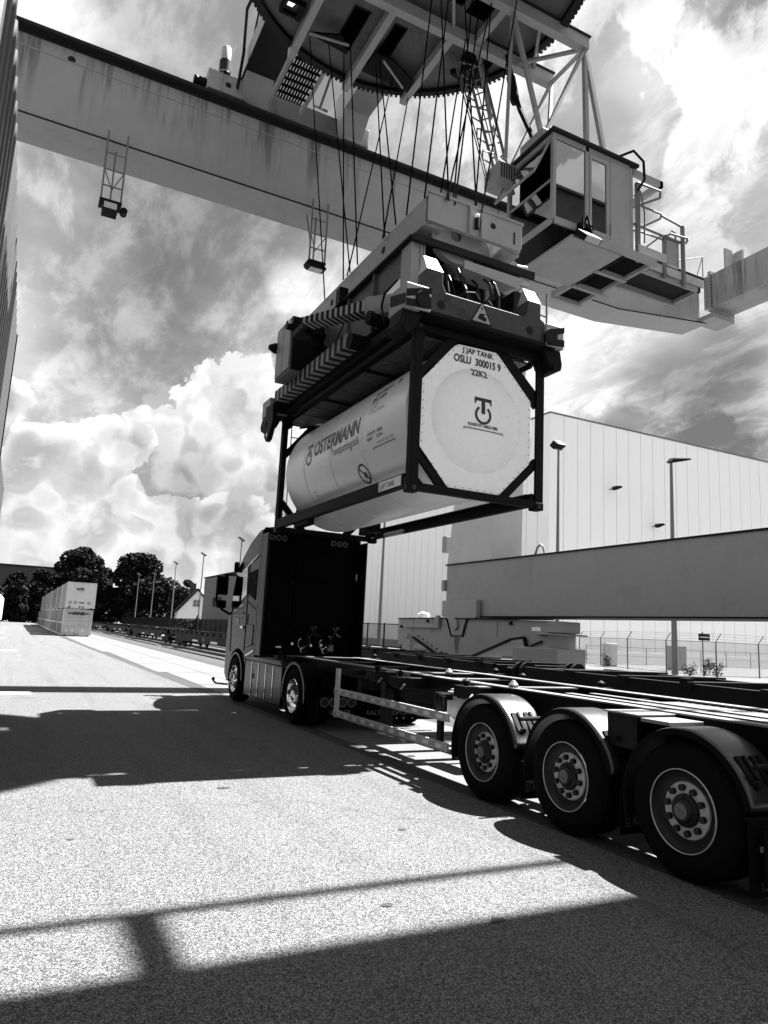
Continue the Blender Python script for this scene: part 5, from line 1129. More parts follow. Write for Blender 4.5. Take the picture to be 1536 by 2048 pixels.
for ya, q_ in ((y0, 1), (y1, -1)):
    ys_ = sorted((ya + q_ * .01, ya + q_ * .13))
    T_('end_header', MB().box(x0 + .165, x1 - .165, *ys_, z1 - .13, z1 - .02), 'frame', .006)
    T_('end_sill', MB().box(x0 + .165, x1 - .165, *ys_, z0 + .03, z0 + .14), 'frame', .006)
    for ln in (((4.90, 5.45), (5.55, 6.22)), ((6.30, 6.24), (7.07, 5.42)), ((7.07, 4.55), (6.36, 3.84)), ((4.90, 4.45), (5.46, 3.84))):
        (ax, az), (bx, bz) = ln; yb = ya + q_ * .085
        mx_, mz_ = (ax + bx) / 2 - 5.955, (az + bz) / 2 - 5.02; ml = math.hypot(mx_, mz_); ox, oz = mx_ / ml * .05, mz_ / ml * .05
        T_('diagonal_brace', MB().prism([(ax - ox * .6, az - oz * .6), (bx - ox * .6, bz - oz * .6), (bx + ox * 3.4 if abs(bx - 5.98) > .9 else bx + (.16 if bx > 5.98 else -.16), bz if abs(bz - 5.02) > 1.1 else bz + (.16 if bz > 5.02 else -.16)), (ax if abs(ax - 5.98) > 1.05 else ax + (.16 if ax > 5.98 else -.16), az if abs(az - 5.02) > 1.1 else az + (.16 if az > 5.02 else -.16))], 'y', yb - .03, yb + .03), 'frame', .004)
    for (gx, gz, sx, sz) in ((x0 + .155, z1 - .13, 1, -1), (x1 - .155, z1 - .13, -1, -1), (x1 - .155, z0 + .13, -1, 1), (x0 + .155, z0 + .13, 1, 1)):
        T_('gusset', MB().prism([(gx, gz), (gx + sx * .12, gz), (gx, gz + sz * .12)], 'y', ya + q_ * .05, ya + q_ * .07), 'frame')
for xa, s in ((x0, 1), (x1, -1)):
    T_('bottom_rail', MB().box(*sorted((xa + s * .005, xa + s * .03)), y0 + .18, y1 - .18, 3.83, 4.03).box(*sorted((xa + s * .03, xa + s * .11)), y0 + .18, y1 - .18, 3.83, 3.85).box(*sorted((xa + s * .03, xa + s * .11)), y0 + .18, y1 - .18, 4.01, 4.03), 'frame', .003)
    T_('rail_strip', MB().box(*sorted((xa + s * .03, xa + s * .12)), y0 + .3, y1 - .3, 4.031, 4.038), 'sunlit_dust')
    T_('top_rail', MB().box(*sorted((xa + s * .02, xa + s * .09)), y0 + .18, y1 - .18, 6.22, 6.30), 'frame', .004)
for y in (10.7, 12.6):
    T_('walkway_bracket', MB().box(x0 + .09, x1 - .09, y, y + .06, 6.17, 6.22), 'frame')
wk = MB()
for (a, b) in ((4.95, 5.75), (6.2, 7.0)):
    x = a
    while x < b:
        for (ya, yb) in ((9.0, 10.65), (10.8, 12.55), (12.7, 14.6)): wk.box(x, x + .045, ya, yb, 6.22, 6.25)
        x += .066
    for y in (9.0, 9.6, 10.2, 10.65, 10.8, 11.4, 12.0, 12.55, 12.7, 13.3, 13.9, 14.6): wk.box(a, b, y - .02, y + .02, 6.20, 6.222)
T_('walkway_grating', wk, 'pole')
for (sx, ) in ((4.86,), (7.11,)): T_('walkway_edge', MB().box(sx, sx + .03, 9.0, 14.6, 6.17, 6.21), 'frame')
TC = (5.985, 0, 5.03); TR = 1.185
prof = [(TR * .80, 8.98), (TR, 9.02), (TR, 14.30)] + [(TR * math.cos(R(a)) ** .8, 14.30 + .34 * math.sin(R(a))) for a in (10, 20, 32, 45, 58, 70, 80)] + [(.002, 14.645)]
tank = T_('tank', MB().lathe(prof, TC, 'y', 96), 'tank', 0, sm=True)
for y in (10.52, 11.90, 13.24):
    T_('cladding_band', MB().lathe([(TR, -.014), (TR + .003, -.012), (TR + .003, .012), (TR, .014)], (TC[0], y, TC[2]), 'y', 96), 'tank', 0, tank, sm=True)
    T_('band_seam', MB().lathe([(TR + .0035, .012), (TR + .0035, .020)], (TC[0], y, TC[2]), 'y', 96), 'grey_ink', 0, tank)
# octagonal end plate with a pressed round dish
oc = [(4.94, 5.53), (5.54, 6.15), (6.28, 6.17), (6.96, 5.49), (6.96, 4.47), (6.38, 3.88), (5.44, 3.88), (4.94, 4.38)]
n = 96; ccx, ccz, dr_ = 5.955, 5.0, .84
def ocp(t):
    d = Vector((math.cos(t), math.sin(t))); best = None
    for i in range(8):
        a = Vector(oc[i]) - Vector((ccx, ccz)); b = Vector(oc[(i + 1) % 8]) - Vector((ccx, ccz)); e_ = b - a
        den = d.x * e_.y - d.y * e_.x
        if abs(den) < 1e-9: continue
        s_ = (a.x * e_.y - a.y * e_.x) / den; u_ = (a.x * d.y - a.y * d.x) / den
        if s_ > 0 and -1e-6 <= u_ <= 1 + 1e-6: best = s_ if best is None else min(best, s_)
    return best
vs, fs = [], []
rings = [(0.001, -.125), (.2, -.12), (.4, -.105), (.55, -.085), (.68, -.055), (.76, -.028), (.80, -.010), (.825, .010), (.84, .006), (.86, 0)]
for (r, o) in rings:
    for k in range(n): t_ = 2 * math.pi * k / n; vs.append((ccx + r * math.cos(t_), 8.80 + o, ccz + r * math.sin(t_)))
for k in range(n): t_ = 2 * math.pi * k / n; b_ = max(.865, ocp(t_)); vs.append((ccx + b_ * math.cos(t_), 8.80, ccz + b_ * math.sin(t_)))
for k in range(n): t_ = 2 * math.pi * k / n; b_ = max(.865, ocp(t_)); vs.append((ccx + b_ * math.cos(t_), 8.84, ccz + b_ * math.sin(t_)))
for j in range(len(rings) + 1):
    for k in range(n): fs.append((j * n + k, j * n + (k + 1) % n, (j + 1) * n + (k + 1) % n, (j + 1) * n + k))
ep = T_('end_plate', MB().add(vs, fs), 'tank_end', 0, sm=True)
rv = MB()
for i in range(8):
    a = Vector(oc[i]); b = Vector(oc[(i + 1) % 8]); m_ = Vector((ccx, ccz)); cnt = max(4, int((b - a).length / .12))
    for k in range(cnt):
        p = a.lerp(b, k / cnt); p = p + (m_ - p).normalized() * .035; rv.tube((p.x, 8.792, p.y), (p.x, 8.80, p.y), .008, 6)
T_('drip_mark', MB().add([on_dish(5.97, 4.80)(u, v) for (u, v) in ((-.012, 0), (.014, 0), (.010, -.14), (.003, -.30), (-.004, -.34), (-.006, -.15))], [(0, 1, 2, 3, 4, 5)]), 'seam', 0, ep) if False else None
T_('rivets', rv, 'grey_ink', 0, ep)
# lettering on the end
YE = 8.793
def on_end(x, z): return lambda u, v: (x + u, YE, z + v)
def on_dish(x, z):
    def f(u, v):
        r = math.hypot(x + u - ccx, z + v - ccz); y = 8.80
        for (r0, o0), (r1_, o1) in zip(rings, rings[1:]):
            if r0 <= r <= r1_: y = 8.80 + o0 + (o1 - o0) * (r - r0) / (r1_ - r0)
        return (x + u, min(y, 8.80) - .008, z + v)
    return f
letters('J JAP TANK', .115, M['ink'], ep, on_end(5.925, 6.045), bold=.003, align='CENTER')
letters('OSLU  300015 9', .165, M['ink'], ep, on_end(5.92, 5.875), bold=.005, xs=.78, align='CENTER')
letters('22K2', .165, M['ink'], ep, on_dish(5.93, 5.69), bold=.003, xs=.84, align='CENTER', cuts=.02)
letters('PLEASE PUT LABELS HERE', .062, M['ink'], ep, on_dish(5.97, 4.865), bold=.002, xs=.78, align='CENTER', cuts=.02)
T_('label_bracket', MB().box(5.62, 6.34, 8.672, 8.676, 4.815, 4.827).box(5.62, 5.632, 8.672, 8.676, 4.79, 4.815).box(6.328, 6.34, 8.672, 8.676, 4.79, 4.815), 'ink', 0, ep)
def emblem(fn, s):
    mb = MB(); e_ = []
    # open ring with a T standing in it
    n_ = 40; a0, a1 = R(125), R(415)
    for k in range(n_):
        t0 = a0 + (a1 - a0) * k / n_; t1 = a0 + (a1 - a0) * (k + 1) / n_
        mb.add([fn(.37 * s * math.cos(t0), .37 * s * math.sin(t0)), fn(.5 * s * math.cos(t0), .5 * s * math.sin(t0)), fn(.5 * s * math.cos(t1), .5 * s * math.sin(t1)), fn(.37 * s * math.cos(t1), .37 * s * math.sin(t1))], [(0, 1, 2, 3)])
    def q_(pts): mb.add([fn(a * s, b * s) for (a, b) in pts], [tuple(range(len(pts)))])
    q_([(-.52, .90), (.52, .90), (.52, .72), (-.52, .72)]); q_([(-.52, .72), (-.40, .72), (-.44, .60), (-.52, .52)]); q_([(.52, .72), (.52, .52), (.44, .60), (.40, .72)])
    q_([(-.11, .72), (.11, .72), (.11, .35), (-.11, .35)]); q_([(-.11, .35), (.11, .35), (.11, .05), (-.11, .05)])
    return mb
T_('emblem', emblem(on_dish(5.965, 5.06), .30), 'ink', 0, ep)
# lettering on the tank side: wraps round the cylinder
def on_side(y, deg):
    def f(u, v):
        a = R(deg) + v / TR; r = TR + .006
        return (TC[0] - r * math.cos(a), y - u, TC[2] + r * math.sin(a))
    return f
letters('OSTERMANN', .40, M['grey_ink'], tank, on_side(12.72, .5), bold=.010, shear=.0, xs=.87, cuts=.08)
letters('Transportlogistik', .22, M['grey_ink'], tank, on_side(11.86, -8.6), xs=.80, cuts=.06)
T_('emblem', emblem(on_side(12.98, 1.5), .30), 'grey_ink', 0, tank)
letters('OSLU 300015 9', .12, M['grey_ink'], tank, on_side(10.42, 30.5), bold=.004, xs=.80, cuts=.05)
T_('code_box', MB().add([on_side(9.62, 30.5)(u, v) for (u, v) in ((0, 0), (.10, 0), (.10, .11), (0, .11))], [(0, 1, 2, 3)]), 'grey_ink', 0, tank)
letters('22K2  L4BN', .12, M['grey_ink'], tank, on_side(10.40, 23.5), bold=.004, xs=.85, cuts=.05)
for k, tx in enumerate(('PORTABLE', 'IMO TYPE 4', 'TC IMPACT APPROVED')): letters(tx, .055, M['grey_ink'], tank, on_side(10.34, 19.5 - k * 3.9), cuts=.04)
letters('CAPACITY   24500L', .065, M['grey_ink'], tank, on_side(10.32, -6.5), bold=.002, cuts=.04)
letters('MAWP        2,67 bar', .065, M['grey_ink'], tank, on_side(10.32, -10.5), bold=.002, cuts=.04)
letters('PLEASE PUT LABELS HERE', .05, M['grey_ink'], tank, on_side(10.0, -15.5), cuts=.04)
br = MB(); f_ = on_side(10.16, -18)
for a_, b_ in (((0, 0), (.76, .013)), ((0, -.03), (.013, 0)), ((.747, -.03), (.76, 0))): br.add([f_(a_[0], a_[1]), f_(b_[0], a_[1]), f_(b_[0], b_[1]), f_(a_[0], b_[1])], [(0, 1, 2, 3)])
T_('label_bracket', br, 'ink', 0, tank)
hz = MB(); f_ = on_side(10.76, -34)
for k in range(28):
    t0, t1 = 6.2832 * k / 28, 6.2832 * (k + 1) / 28; hz.add([f_(.155 * math.cos(t0), .155 * math.sin(t0)), f_(.19 * math.cos(t0), .19 * math.sin(t0)), f_(.19 * math.cos(t1), .19 * math.sin(t1)), f_(.155 * math.cos(t1), .155 * math.sin(t1))], [(0, 1, 2, 3)])
hz.add([f_(-.12, .10), f_(-.09, .12), f_(.12, -.10), f_(.09, -.12)], [(0, 1, 2, 3)]); hz.add([f_(-.02, .03), f_(.07, .04), f_(.10, -.02), f_(.05, -.08), f_(-.03, -.05)], [(0, 1, 2, 3, 4)])
T_('hazard_roundel', hz, 'ink', 0, tank)
letters('VENTIL', .055, M['grey_ink'], tank, on_side(13.05, -33.5), cuts=.04); letters('FLUID', .055, M['grey_ink'], tank, on_side(13.05, -37), cuts=.04)
pl_ = T_('name_plate', MB().box(4.766, 4.774, 9.0, 9.72, 3.86, 4.01), 'tank_end'); letters('J JAP TANK', .12, M['ink'], pl_, lambda u, v: (4.762, 9.69 - u, 3.89 + v), xs=.86)
T_('ladder', MB().box(4.98, 5.0, 14.7, 14.72, 3.9, 6.1).box(5.28, 5.3, 14.7, 14.72, 3.9, 6.1).box(5.0, 5.28, 14.7, 14.72, 5.6, 5.62).box(5.0, 5.28, 14.7, 14.72, 5.9, 5.92), 'alu')
T_('valve', MB().tube((5.98, 14.3, 4.0), (5.98, 14.7, 4.0), .09, 12).tube((5.98, 14.5, 4.0), (5.98, 14.5, 4.3), .07, 10).tube((5.5, 14.3, 6.2), (5.5, 14.3, 6.32), .08, 10), 'alu')
T_('document_tube', MB().tube((7.10, 13.2, 3.86), (7.10, 14.0, 3.86), .05, 10), 'alu')
T_('ladder_hook', MB().box(4.80, 4.86, 14.3, 14.36, 6.0, 6.2).path([(5.0, 14.2, 6.0), (5.2, 14.4, 6.1), (5.5, 14.3, 6.15)], .02), 'frame')
for x in (5.2, 6.75): T_('tank_saddle', MB().prism([(x - .08, 3.86), (x + .08, 3.86), (x + .05, 4.3), (x - .05, 4.3)], 'y', 13.7, 14.5), 'frame')

# ================================================================ WHEELS
def tyre_mb(c, s, R0=.505, w=.36, rr=.305):
    """s=-1: outer face towards -x"""
    pr = [(rr, 0), (R0 - .10, -.02), (R0 - .03, .0), (R0, .035)]
    for k in range(5):
        a = .035 + k * (w - .07) / 5; b = a + (w - .07) / 5
        pr += [(R0, a + .008), (R0, b - .012), (R0 - .016, b - .010), (R0 - .016, b)]
    pr += [(R0, w - .035), (R0 - .03, w), (R0 - .10, w + .02), (rr, w)]
    return MB().lathe([(r, -s * o) for (r, o) in pr], c, 'x', 56)
def wheel(th, x, y, z, kind, s=-1, R0=.505, w=.36):
    c = (x, y, z); t = part('tyre', tyre_mb(c, s, R0, w), M['rubber'], th, 0, True)
    if kind == 'trailer':
        def lt(pr_): return MB().lathe([(r, -s * o) for (r, o) in pr_], c, 'x', 64)
        part('rim', lt([(.305, -.004), (.303, -.014), (.299, -.014), (.297, -.006)]), M['disc_metal'], t, 0, True)
        part('rim_well', lt([(.297, -.006), (.290, .008), (.282, .02), (.268, .03), (.255, .04), (.232, .050), (.208, .055)]), M['hub'], t, 0, True)  # black tone paints the shade inside the well
        part('wheel_disc', lt([(.210, .054), (.204, .044), (.19, .040), (.120, .040)]), M['disc_metal'], t, 0, True)
        part('hub', lt([(.124, .045), (.120, .02), (.110, .010), (.090, .005), (.085, -.01), (.075, -.02), (.001, -.02)]), M['hub'], t, 0, True)
        for k in range(10):
            nt_ = MB(); a = 6.2832 * (k + .3) / 10; yy_, zz_ = y + .165 * math.cos(a), z + .165 * math.sin(a)
            nt_.tube((x - s * .045, yy_, zz_), (x - s * .005, yy_, zz_), .025, 10)
            part('wheel_nut', nt_, M['hub'], t)
        part('hub_cap', MB().lathe([(.058, s * .022), (.056, s * .026), (.001, s * .026)], c, 'x', 24).lathe([(.03, s * .027), (.026, s * .031), (.018, s * .031), (.018, s * .027)], c, 'x', 18), M['dim_ink'], t)
    else:
        pr = [(.305, -.006), (.298, -.016), (.290, -.010), (.283, .03), (.262, .10 if kind == 'rear' else .03), (.235, .13 if kind == 'rear' else .035), (.19, .135 if kind == 'rear' else .0), (.15, .13 if kind == 'rear' else -.02), (.14, .10), (.11, .09), (.1, .0), (.001, -.01)]
        part('rim', MB().lathe([(r, -s * o) for (r, o) in pr], c, 'x', 56), M['chrome'], t, 0, True)
        nt_ = MB()
        for k in range(10):
            a = 6.2832 * k / 10; yy_, zz_ = y + .168 * math.cos(a), z + .168 * math.sin(a); o = .13 if kind == 'rear' else -.01
            nt_.tube((x - s * (o + .02), yy_, zz_), (x - s * (o - .05), yy_, zz_), .018, 8)
        part('wheel_nut', nt_, M['chrome'], t)
    return t

# ================================================================ TRAILER
tl = thing('container_trailer', 'empty black container chassis trailer with three axles, waiting under the hanging tank', 'trailer', (5.95, 6.0, 0))
def A_(name, mb, mm, bv=0, par=None, sm=False, label=None): return part(name, mb, M[mm], par or tl, bv, sm, label)
WY = (6.66, 5.33, 4.02)
for y in WY:
    wheel(tl, 4.68, y, .505, 'trailer', -1); wheel(tl, 7.24, y, .505, 'trailer', 1)
    A_('axle', MB().tube((4.95, y, .505), (7.0, y, .505), .065, 14), 'chassis', 0, None, True)
    A_('air_spring', MB().lathe([(.12, 0), (.14, .05), (.12, .1), (.14, .15), (.12, .22)], (5.45, y - .35, .58), 'z', 18).lathe([(.12, 0), (.14, .05), (.12, .1), (.14, .15), (.12, .22)], (6.45, y - .35, .58), 'z', 18), 'rubber', 0, None, True)
    A_('trailing_arm', MB().bar((5.45, y + .45, .7), (5.45, y - .35, .52), .09, .11).bar((6.45, y + .45, .7), (6.45, y - .35, .52), .09, .11).bar((5.45, y + .45, .95), (5.45, y + .45, .6), .12, .2).bar((6.45, y + .45, .95), (6.45, y + .45, .6), .12, .2), 'chassis')
    for sx in (4.66, 6.80):
        # plastic quarter mudguard
        gm_ = MB(); w = .44
        gm_.lathe([(.600, .012), (.612, .05), (.612, w - .05), (.606, w - .012), (.590, w)], (sx, y, .505), 'x', 36, -18, 168)
        g_ = A_('mudguard', gm_, 'guard', 0, None, True)
        so = g_.modifiers.new('s', 'SOLIDIFY'); so.thickness = .006
        part('guard_lip', MB().lathe([(.555, -.002), (.600, .006), (.600, .012), (.555, .004)], (sx, y, .505), 'x', 36, -18, 168), M['rubber'], g_, 0, True)
        for q_ in (.11, .27):
            a = R(32); cy_, cz_ = y - .632 * math.cos(a), .505 + .632 * math.sin(a)
        br_ = MB()
        for q_ in (.10, .26):
            for (aa, bb) in ((28, 48),):
                p = (sx + q_, y - 0.622 * math.cos(R(aa)), .505 + 0.622 * math.sin(R(aa))); q2 = (sx + q_, y - 0.622 * math.cos(R(bb)), .505 + 0.622 * math.sin(R(bb)))
                br_.bar(p, q2, .05, .02, (0, -1, 1)).bar((p[0] + .06, p[1], p[2]), (q2[0] + .06, q2[1], q2[2]), .03, .035, (0, -1, 1)); br_.tube((p[0] + .03, p[1] - .03, p[2]), (p[0] + .03, p[1] + .04, p[2]), .03, 8)
        br_.tube((sx - .0 + .05, y - .60, .505 + .42), (5.5 if sx < 6 else 6.4, y - .60, .505 + .42), .022, 8)
        A_('guard_bracket', br_, 'black_steel', 0, g_)
    f_ = A_('mudflap', MB().box(4.70, 5.08, y - .66, y - .645, .16, .52), 'rubber', .003)
    A_('mudflap', MB().box(6.84, 7.22, y - .66, y - .645, .16, .52), 'rubber', .003)
    lx = 4.74
    letters('KRONE', .085, M['dim_ink'], f_, lambda u, v, y=y: (4.83 + u, y - .664, .24 + v), bold=.003, shear=.25, xs=1.05)
    em = MB()
    for k in range(14):
        t0, t1 = R(110 + 320 * k / 14), R(110 + 320 * (k + 1) / 14); em.add([(4.78 + r_ * math.cos(t_), y - .664, .275 + r_ * math.sin(t_)) for (r_, t_) in ((.026, t0), (.034, t0), (.034, t1), (.026, t1))], [(0, 1, 2, 3)])
    em.box(4.776, 4.784, y - .665, y - .663, .265, .31).box(4.745, 4.815, y - .665, y - .663, .228, .234)
    A_('flap_emblem', em, 'dim_ink', 0, f_)
# last, large flap behind the rear wheel
rf_ = A_('rear_flap', MB().box(4.66, 5.12, 3.44, 3.465, .07, .56).box(4.64, 5.14, 3.43, 3.47, .56, .59), 'rubber', .004)
letters('Tg', .22, M['white_ink'], rf_, lambda u, v: (4.75 + u, 3.432, .24 + v), bold=.010, xs=.8)
letters('TRAILER', .085, M['grey_ink'], rf_, lambda u, v: (4.74 + u, 3.432, .11 + v), xs=.75)
# frame
for (xa, xb) in ((5.19, 5.34), (6.54, 6.69)):
    A_('main_beam', MB().box((xa + xb) / 2 - .006, (xa + xb) / 2 + .006, 1.6, 9.4, .76, 1.155).box(xa, xb, 1.6, 9.4, .74, .76).prism([(9.4, 1.155), (9.4, .74), (10.3, .98), (14.2, .99), (14.2, 1.155)], 'x', (xa + xb) / 2 - .006, (xa + xb) / 2 + .006).box(xa, xb, 10.3, 14.2, .97, .985), 'chassis')
    A_('top_flange', MB().box(xa, xb, 1.6, 14.2, 1.155, 1.17), 'sunlit_dust')
for (xa, xb) in ((5.62, 5.70), (5.98, 6.04)):
    A_('inner_rail', MB().box(xa, xb, 1.6, 6.4, 1.02, 1.15), 'chassis'); A_('inner_flange', MB().box(xa - .02, xb + .02, 1.6, 6.4, 1.15, 1.158), 'sunlit_dust')
for y in (2.2, 3.4, 4.7, 6.0, 7.3, 8.6, 10.3, 11.6, 13.0):
    A_('cross_member', MB().box(5.34, 6.54, y, y + .08, .95, 1.13), 'chassis')
for (y, z) in ((9.55, 1.15), (8.85, 1.12), (7.2, 1.14), (2.4, 1.15), (13.95, 1.16)):
    bo = A_('bolster', MB().box(4.80, 7.10, y, y + .18, z - .14, z), 'chassis', .005)
    A_('bolster_top', MB().box(4.80, 7.10, y + .02, y + .16, z + .001, z + .006), 'sunlit_dust', 0, bo)
    for xx in (4.87, 7.0):
        lk = A_('twist_lock', MB().box(xx - .1, xx + .1, y - .03, y + .21, z - .12, z + .012).lathe([(.03, .012), (.035, .05), (.055, .06), (.05, .075), (.001, .105)], (xx, y + .09, z), 'z', 14), 'black_steel', .004)
        A_('lock_handle', MB().bar((xx, y - .05, z - .08), (xx - .1, y - .12, z - .14), .02), 'sunlit_dust', 0, lk)
# chequer plate deck at the rear
A_('deck_plate', MB().box(5.72, 6.5, 1.7, 5.6, 1.135, 1.143), 'deck', .002, label='ribbed steel deck plate')
ck = MB(); rn = random.Random(4)
for i in range(26):
    for j in range(78):
        x = 5.74 + i * .03; y = 1.72 + j * .05
        if (i + j) % 2: ck.add([(x, y, 1.1435), (x + .018, y + .003, 1.1435), (x + .02, y + .006, 1.147), (x + .002, y + .004, 1.147)], [(0, 1, 2, 3)])
A_('chequer_ribs', ck, 'deck')['kind'] = 'stuff'
A_('side_locker', MB().box(4.74, 5.16, 4.52, 4.86, .86, 1.14), 'chassis', .006); A_('locker_lid', MB().box(4.72, 5.18, 4.50, 4.88, 1.14, 1.155).box(4.76, 5.16, 4.2, 4.5, 1.10, 1.13), 'sunlit_dust', .003)
A_('landing_leg', MB().box(5.15, 5.3, 9.9, 10.05, .3, 1.0).box(5.1, 5.35, 9.85, 10.1, .25, .3), 'chassis', .005); A_('landing_leg', MB().box(6.58, 6.73, 9.9, 10.05, .3, 1.0).box(6.53, 6.78, 9.85, 10.1, .25, .3), 'chassis', .005)
A_('air_tank', MB().lathe([(.001, 0), (.14, .02), (.16, .08), (.16, .8), (.14, .86), (.001, .88)], (5.7, 7.9, .72), 'y', 22), 'alu', 0, None, True)
A_('tool_box', MB().box(4.9, 5.2, 7.35, 7.75, .75, 1.05).prism([(7.3, .8), (7.3, 1.08), (7.75, 1.08), (7.85, .95)], 'x', 4.95, 5.15), 'alu', .008)
A_('valve_block', MB().box(4.95, 5.15, 7.9, 8.15, .8, 1.0).tube((4.93, 7.95, .9), (5.0, 7.95, .9), .04, 10).tube((4.93, 8.08, .93), (5.0, 8.08, .93), .03, 10).path([(5.0, 7.8, .98), (4.95, 7.9, .82), (5.0, 8.1, .80)], .015), 'black_steel')
# side guard with reflective blocks
for (za, zb) in ((.72, .82), (.38, .48)):
    r_ = A_('side_guard_rail', MB().box(4.68, 4.715, 7.38, 10.78, za, zb).box(4.715, 4.73, 7.38, 10.78, za, za + .01), 'alu', .006)
    for k in range(11):
        y = 7.5 + k * .30; A_('reflector_block', MB().box(4.672, 4.679, y, y + .13, za + .028, zb - .028), 'white_ink', 0, r_); A_('dark_block', MB().box(4.673, 4.679, y + .15, y + .28, za + .028, zb - .028), 'crane_light', 0, r_)
A_('guard_post', MB().box(4.70, 4.75, 10.70, 10.80, .36, 1.12), 'alu', .006); A_('guard_post', MB().box(4.73, 4.78, 7.6, 7.7, .36, 1.0), 'chassis', .004)
A_('guard_bracket', MB().box(4.72, 5.2, 10.72, 10.78, 1.02, 1.1).box(4.72, 5.2, 7.62, 7.68, .95, 1.02), 'chassis')
A_('bow_plate', MB().prism([(9.2, .95), (9.2, 1.16), (9.9, 1.16), (10.0, 1.0)], 'x', 5.14, 5.18), 'sunlit_dust')
A_('lock_cone', MB().lathe([(.05, 0), (.06, .03), (.02, .08), (.001, .085)], (5.9, 9.3, 1.16), 'z', 12).lathe([(.05, 0), (.06, .03), (.02, .08), (.001, .085)], (5.27, 6.9, 1.17), 'z', 12), 'sunlit_dust')
A_('kingpin_plate', MB().box(5.3, 6.6, 11.7, 14.1, .95, .97), 'chassis')
A_('rear_lamp_bar', MB().box(4.8, 7.1, 1.55, 1.65, .6, .8), 'chassis'); A_('rear_underrun', MB().box(4.75, 7.15, 1.5, 1.6, .38, .5), 'alu')

# ================================================================ TRACTOR UNIT
tu = thing('tractor_unit', 'black high-roofed lorry tractor with dark side skirt, coupled to the container trailer', 'truck', (5.95, 15.5, 0))
def U_(name, mb, mm, bv=0, par=None, sm=False, label=None): return part(name, mb, M[mm], par or tu, bv, sm, label)
wheel(tu, 4.70, 16.72, .505, 'front', -1, w=.32); wheel(tu, 7.22, 16.72, .505, 'front', 1, w=.32)
for (x, s) in ((4.70, -1), (7.22, 1)): wheel(tu, x, 12.72, .505, 'rear', s, w=.28)
for (x, s) in ((5.02, -1), (6.9, 1)): part('tyre', tyre_mb((x, 12.72, .505), s, .505, .28), M['rubber'], tu, 0, True)
# cab: sections from the side to the middle so that the roof edges round over
side_p = [(15.42, 1.02), (15.42, 3.88), (15.75, 3.86), (16.35, 3.66), (16.9, 3.36), (17.3, 3.06), (17.5, 2.7), (17.68, 2.3), (17.82, 1.85), (17.86, 1.2), (17.80, .55), (17.55, .38), (17.36, .42), (17.36, .80), (17.15, 1.08), (16.72, 1.20), (16.28, 1.08), (16.08, .80), (16.05, 1.02)]
secs = [(4.735, 0, 0), (4.72, .0, 0), (4.74, .02, .0), (4.82, .05, .06), (5.0, .08, .10), (5.3, .10, .13)]
vs = []; fs = []; nS = len(side_p)
xs_all = [(4.74, 0.0, 0.0), (4.80, .05, .05), (4.95, .09, .09), (5.3, .12, .12), (6.62, .12, .12), (6.97, .09, .09), (7.12, .05, .05), (7.18, 0.0, 0.0)]
for (x, dz, dy) in xs_all:
    for (y, z) in side_p:
        zz_ = z + (dz if z > 3.2 and y < 17.2 else 0); yy_ = y + (dy if (y > 17.2 and z > .5) else 0)
        vs.append((x, yy_, zz_ - .05 * 0))
fs.append(tuple(range(nS))); fs.append(tuple((len(xs_all) - 1) * nS + i for i in range(nS))[::-1])
for j in range(len(xs_all) - 1):
    for i in range(nS): fs.append((j * nS + i, j * nS + (i + 1) % nS, (j + 1) * nS + (i + 1) % nS, (j + 1) * nS + i))
cabm = MB().add(vs, fs)
cab = U_('cab', cabm, 'cab_paint', .03, None, True)
U_('rear_wall', MB().box(4.80, 7.12, 15.385, 15.42, 1.12, 3.90), 'cab_back', .02)
U_('rear_panel', MB().box(5.5, 6.55, 15.35, 15.385, 1.75, 2.75).box(5.55, 6.5, 15.33, 15.36, 2.85, 3.45), 'cab_back', .04)
U_('panel_recess', MB().path([(5.48, 15.33, 2.8), (5.45, 15.33, 2.0), (5.6, 15.33, 1.78)], .005).path([(5.0, 15.36, 2.2), (5.02, 15.36, 1.55), (5.2, 15.36, 1.42)], .005).path([(5.6, 15.33, 1.45), (6.3, 15.33, 1.42), (6.42, 15.33, 1.35)], .005).path([(5.7, 15.33, 1.63), (6.3, 15.33, 1.60)], .005), 'hub', 0, None, True)
for i, x in enumerate((4.92, 5.07, 5.22, 6.42, 6.57, 6.72)):
    l = U_('work_light', MB().lathe([(.055, 0), (.062, -.03), (.048, -.035), (.046, -.02), (.001, -.02)], (x, 15.35, 3.72), 'y', 20), 'hub'); U_('light_ring', MB().lathe([(.056, -.034), (.063, -.037), (.060, -.040), (.052, -.037)], (x, 15.35, 3.72), 'y', 20), 'rim', 0, l)
U_('roof_edge', MB().box(4.76, 7.16, 15.30, 15.42, 3.88, 3.93), 'cab_back', .015)
U_('marker_light', MB().box(5.2, 5.32, 15.34, 15.36, 1.28, 1.32).box(4.84, 4.86, 15.34, 15.37, 3.05, 3.2).box(7.06, 7.08, 15.34, 15.37, 2.9, 3.05), 'white_ink')
U_('rating_plate', MB().box(6.45, 6.58, 15.34, 15.36, 1.24, 1.38), 'pole')
for x in (4.735, 7.17):
    s = -1 if x < 6 else 1
    U_('side_deflector', MB().box(min(x, x - s * .04), max(x, x - s * .04), 15.02, 15.42, 1.1, 3.78), 'cab_paint', .015)
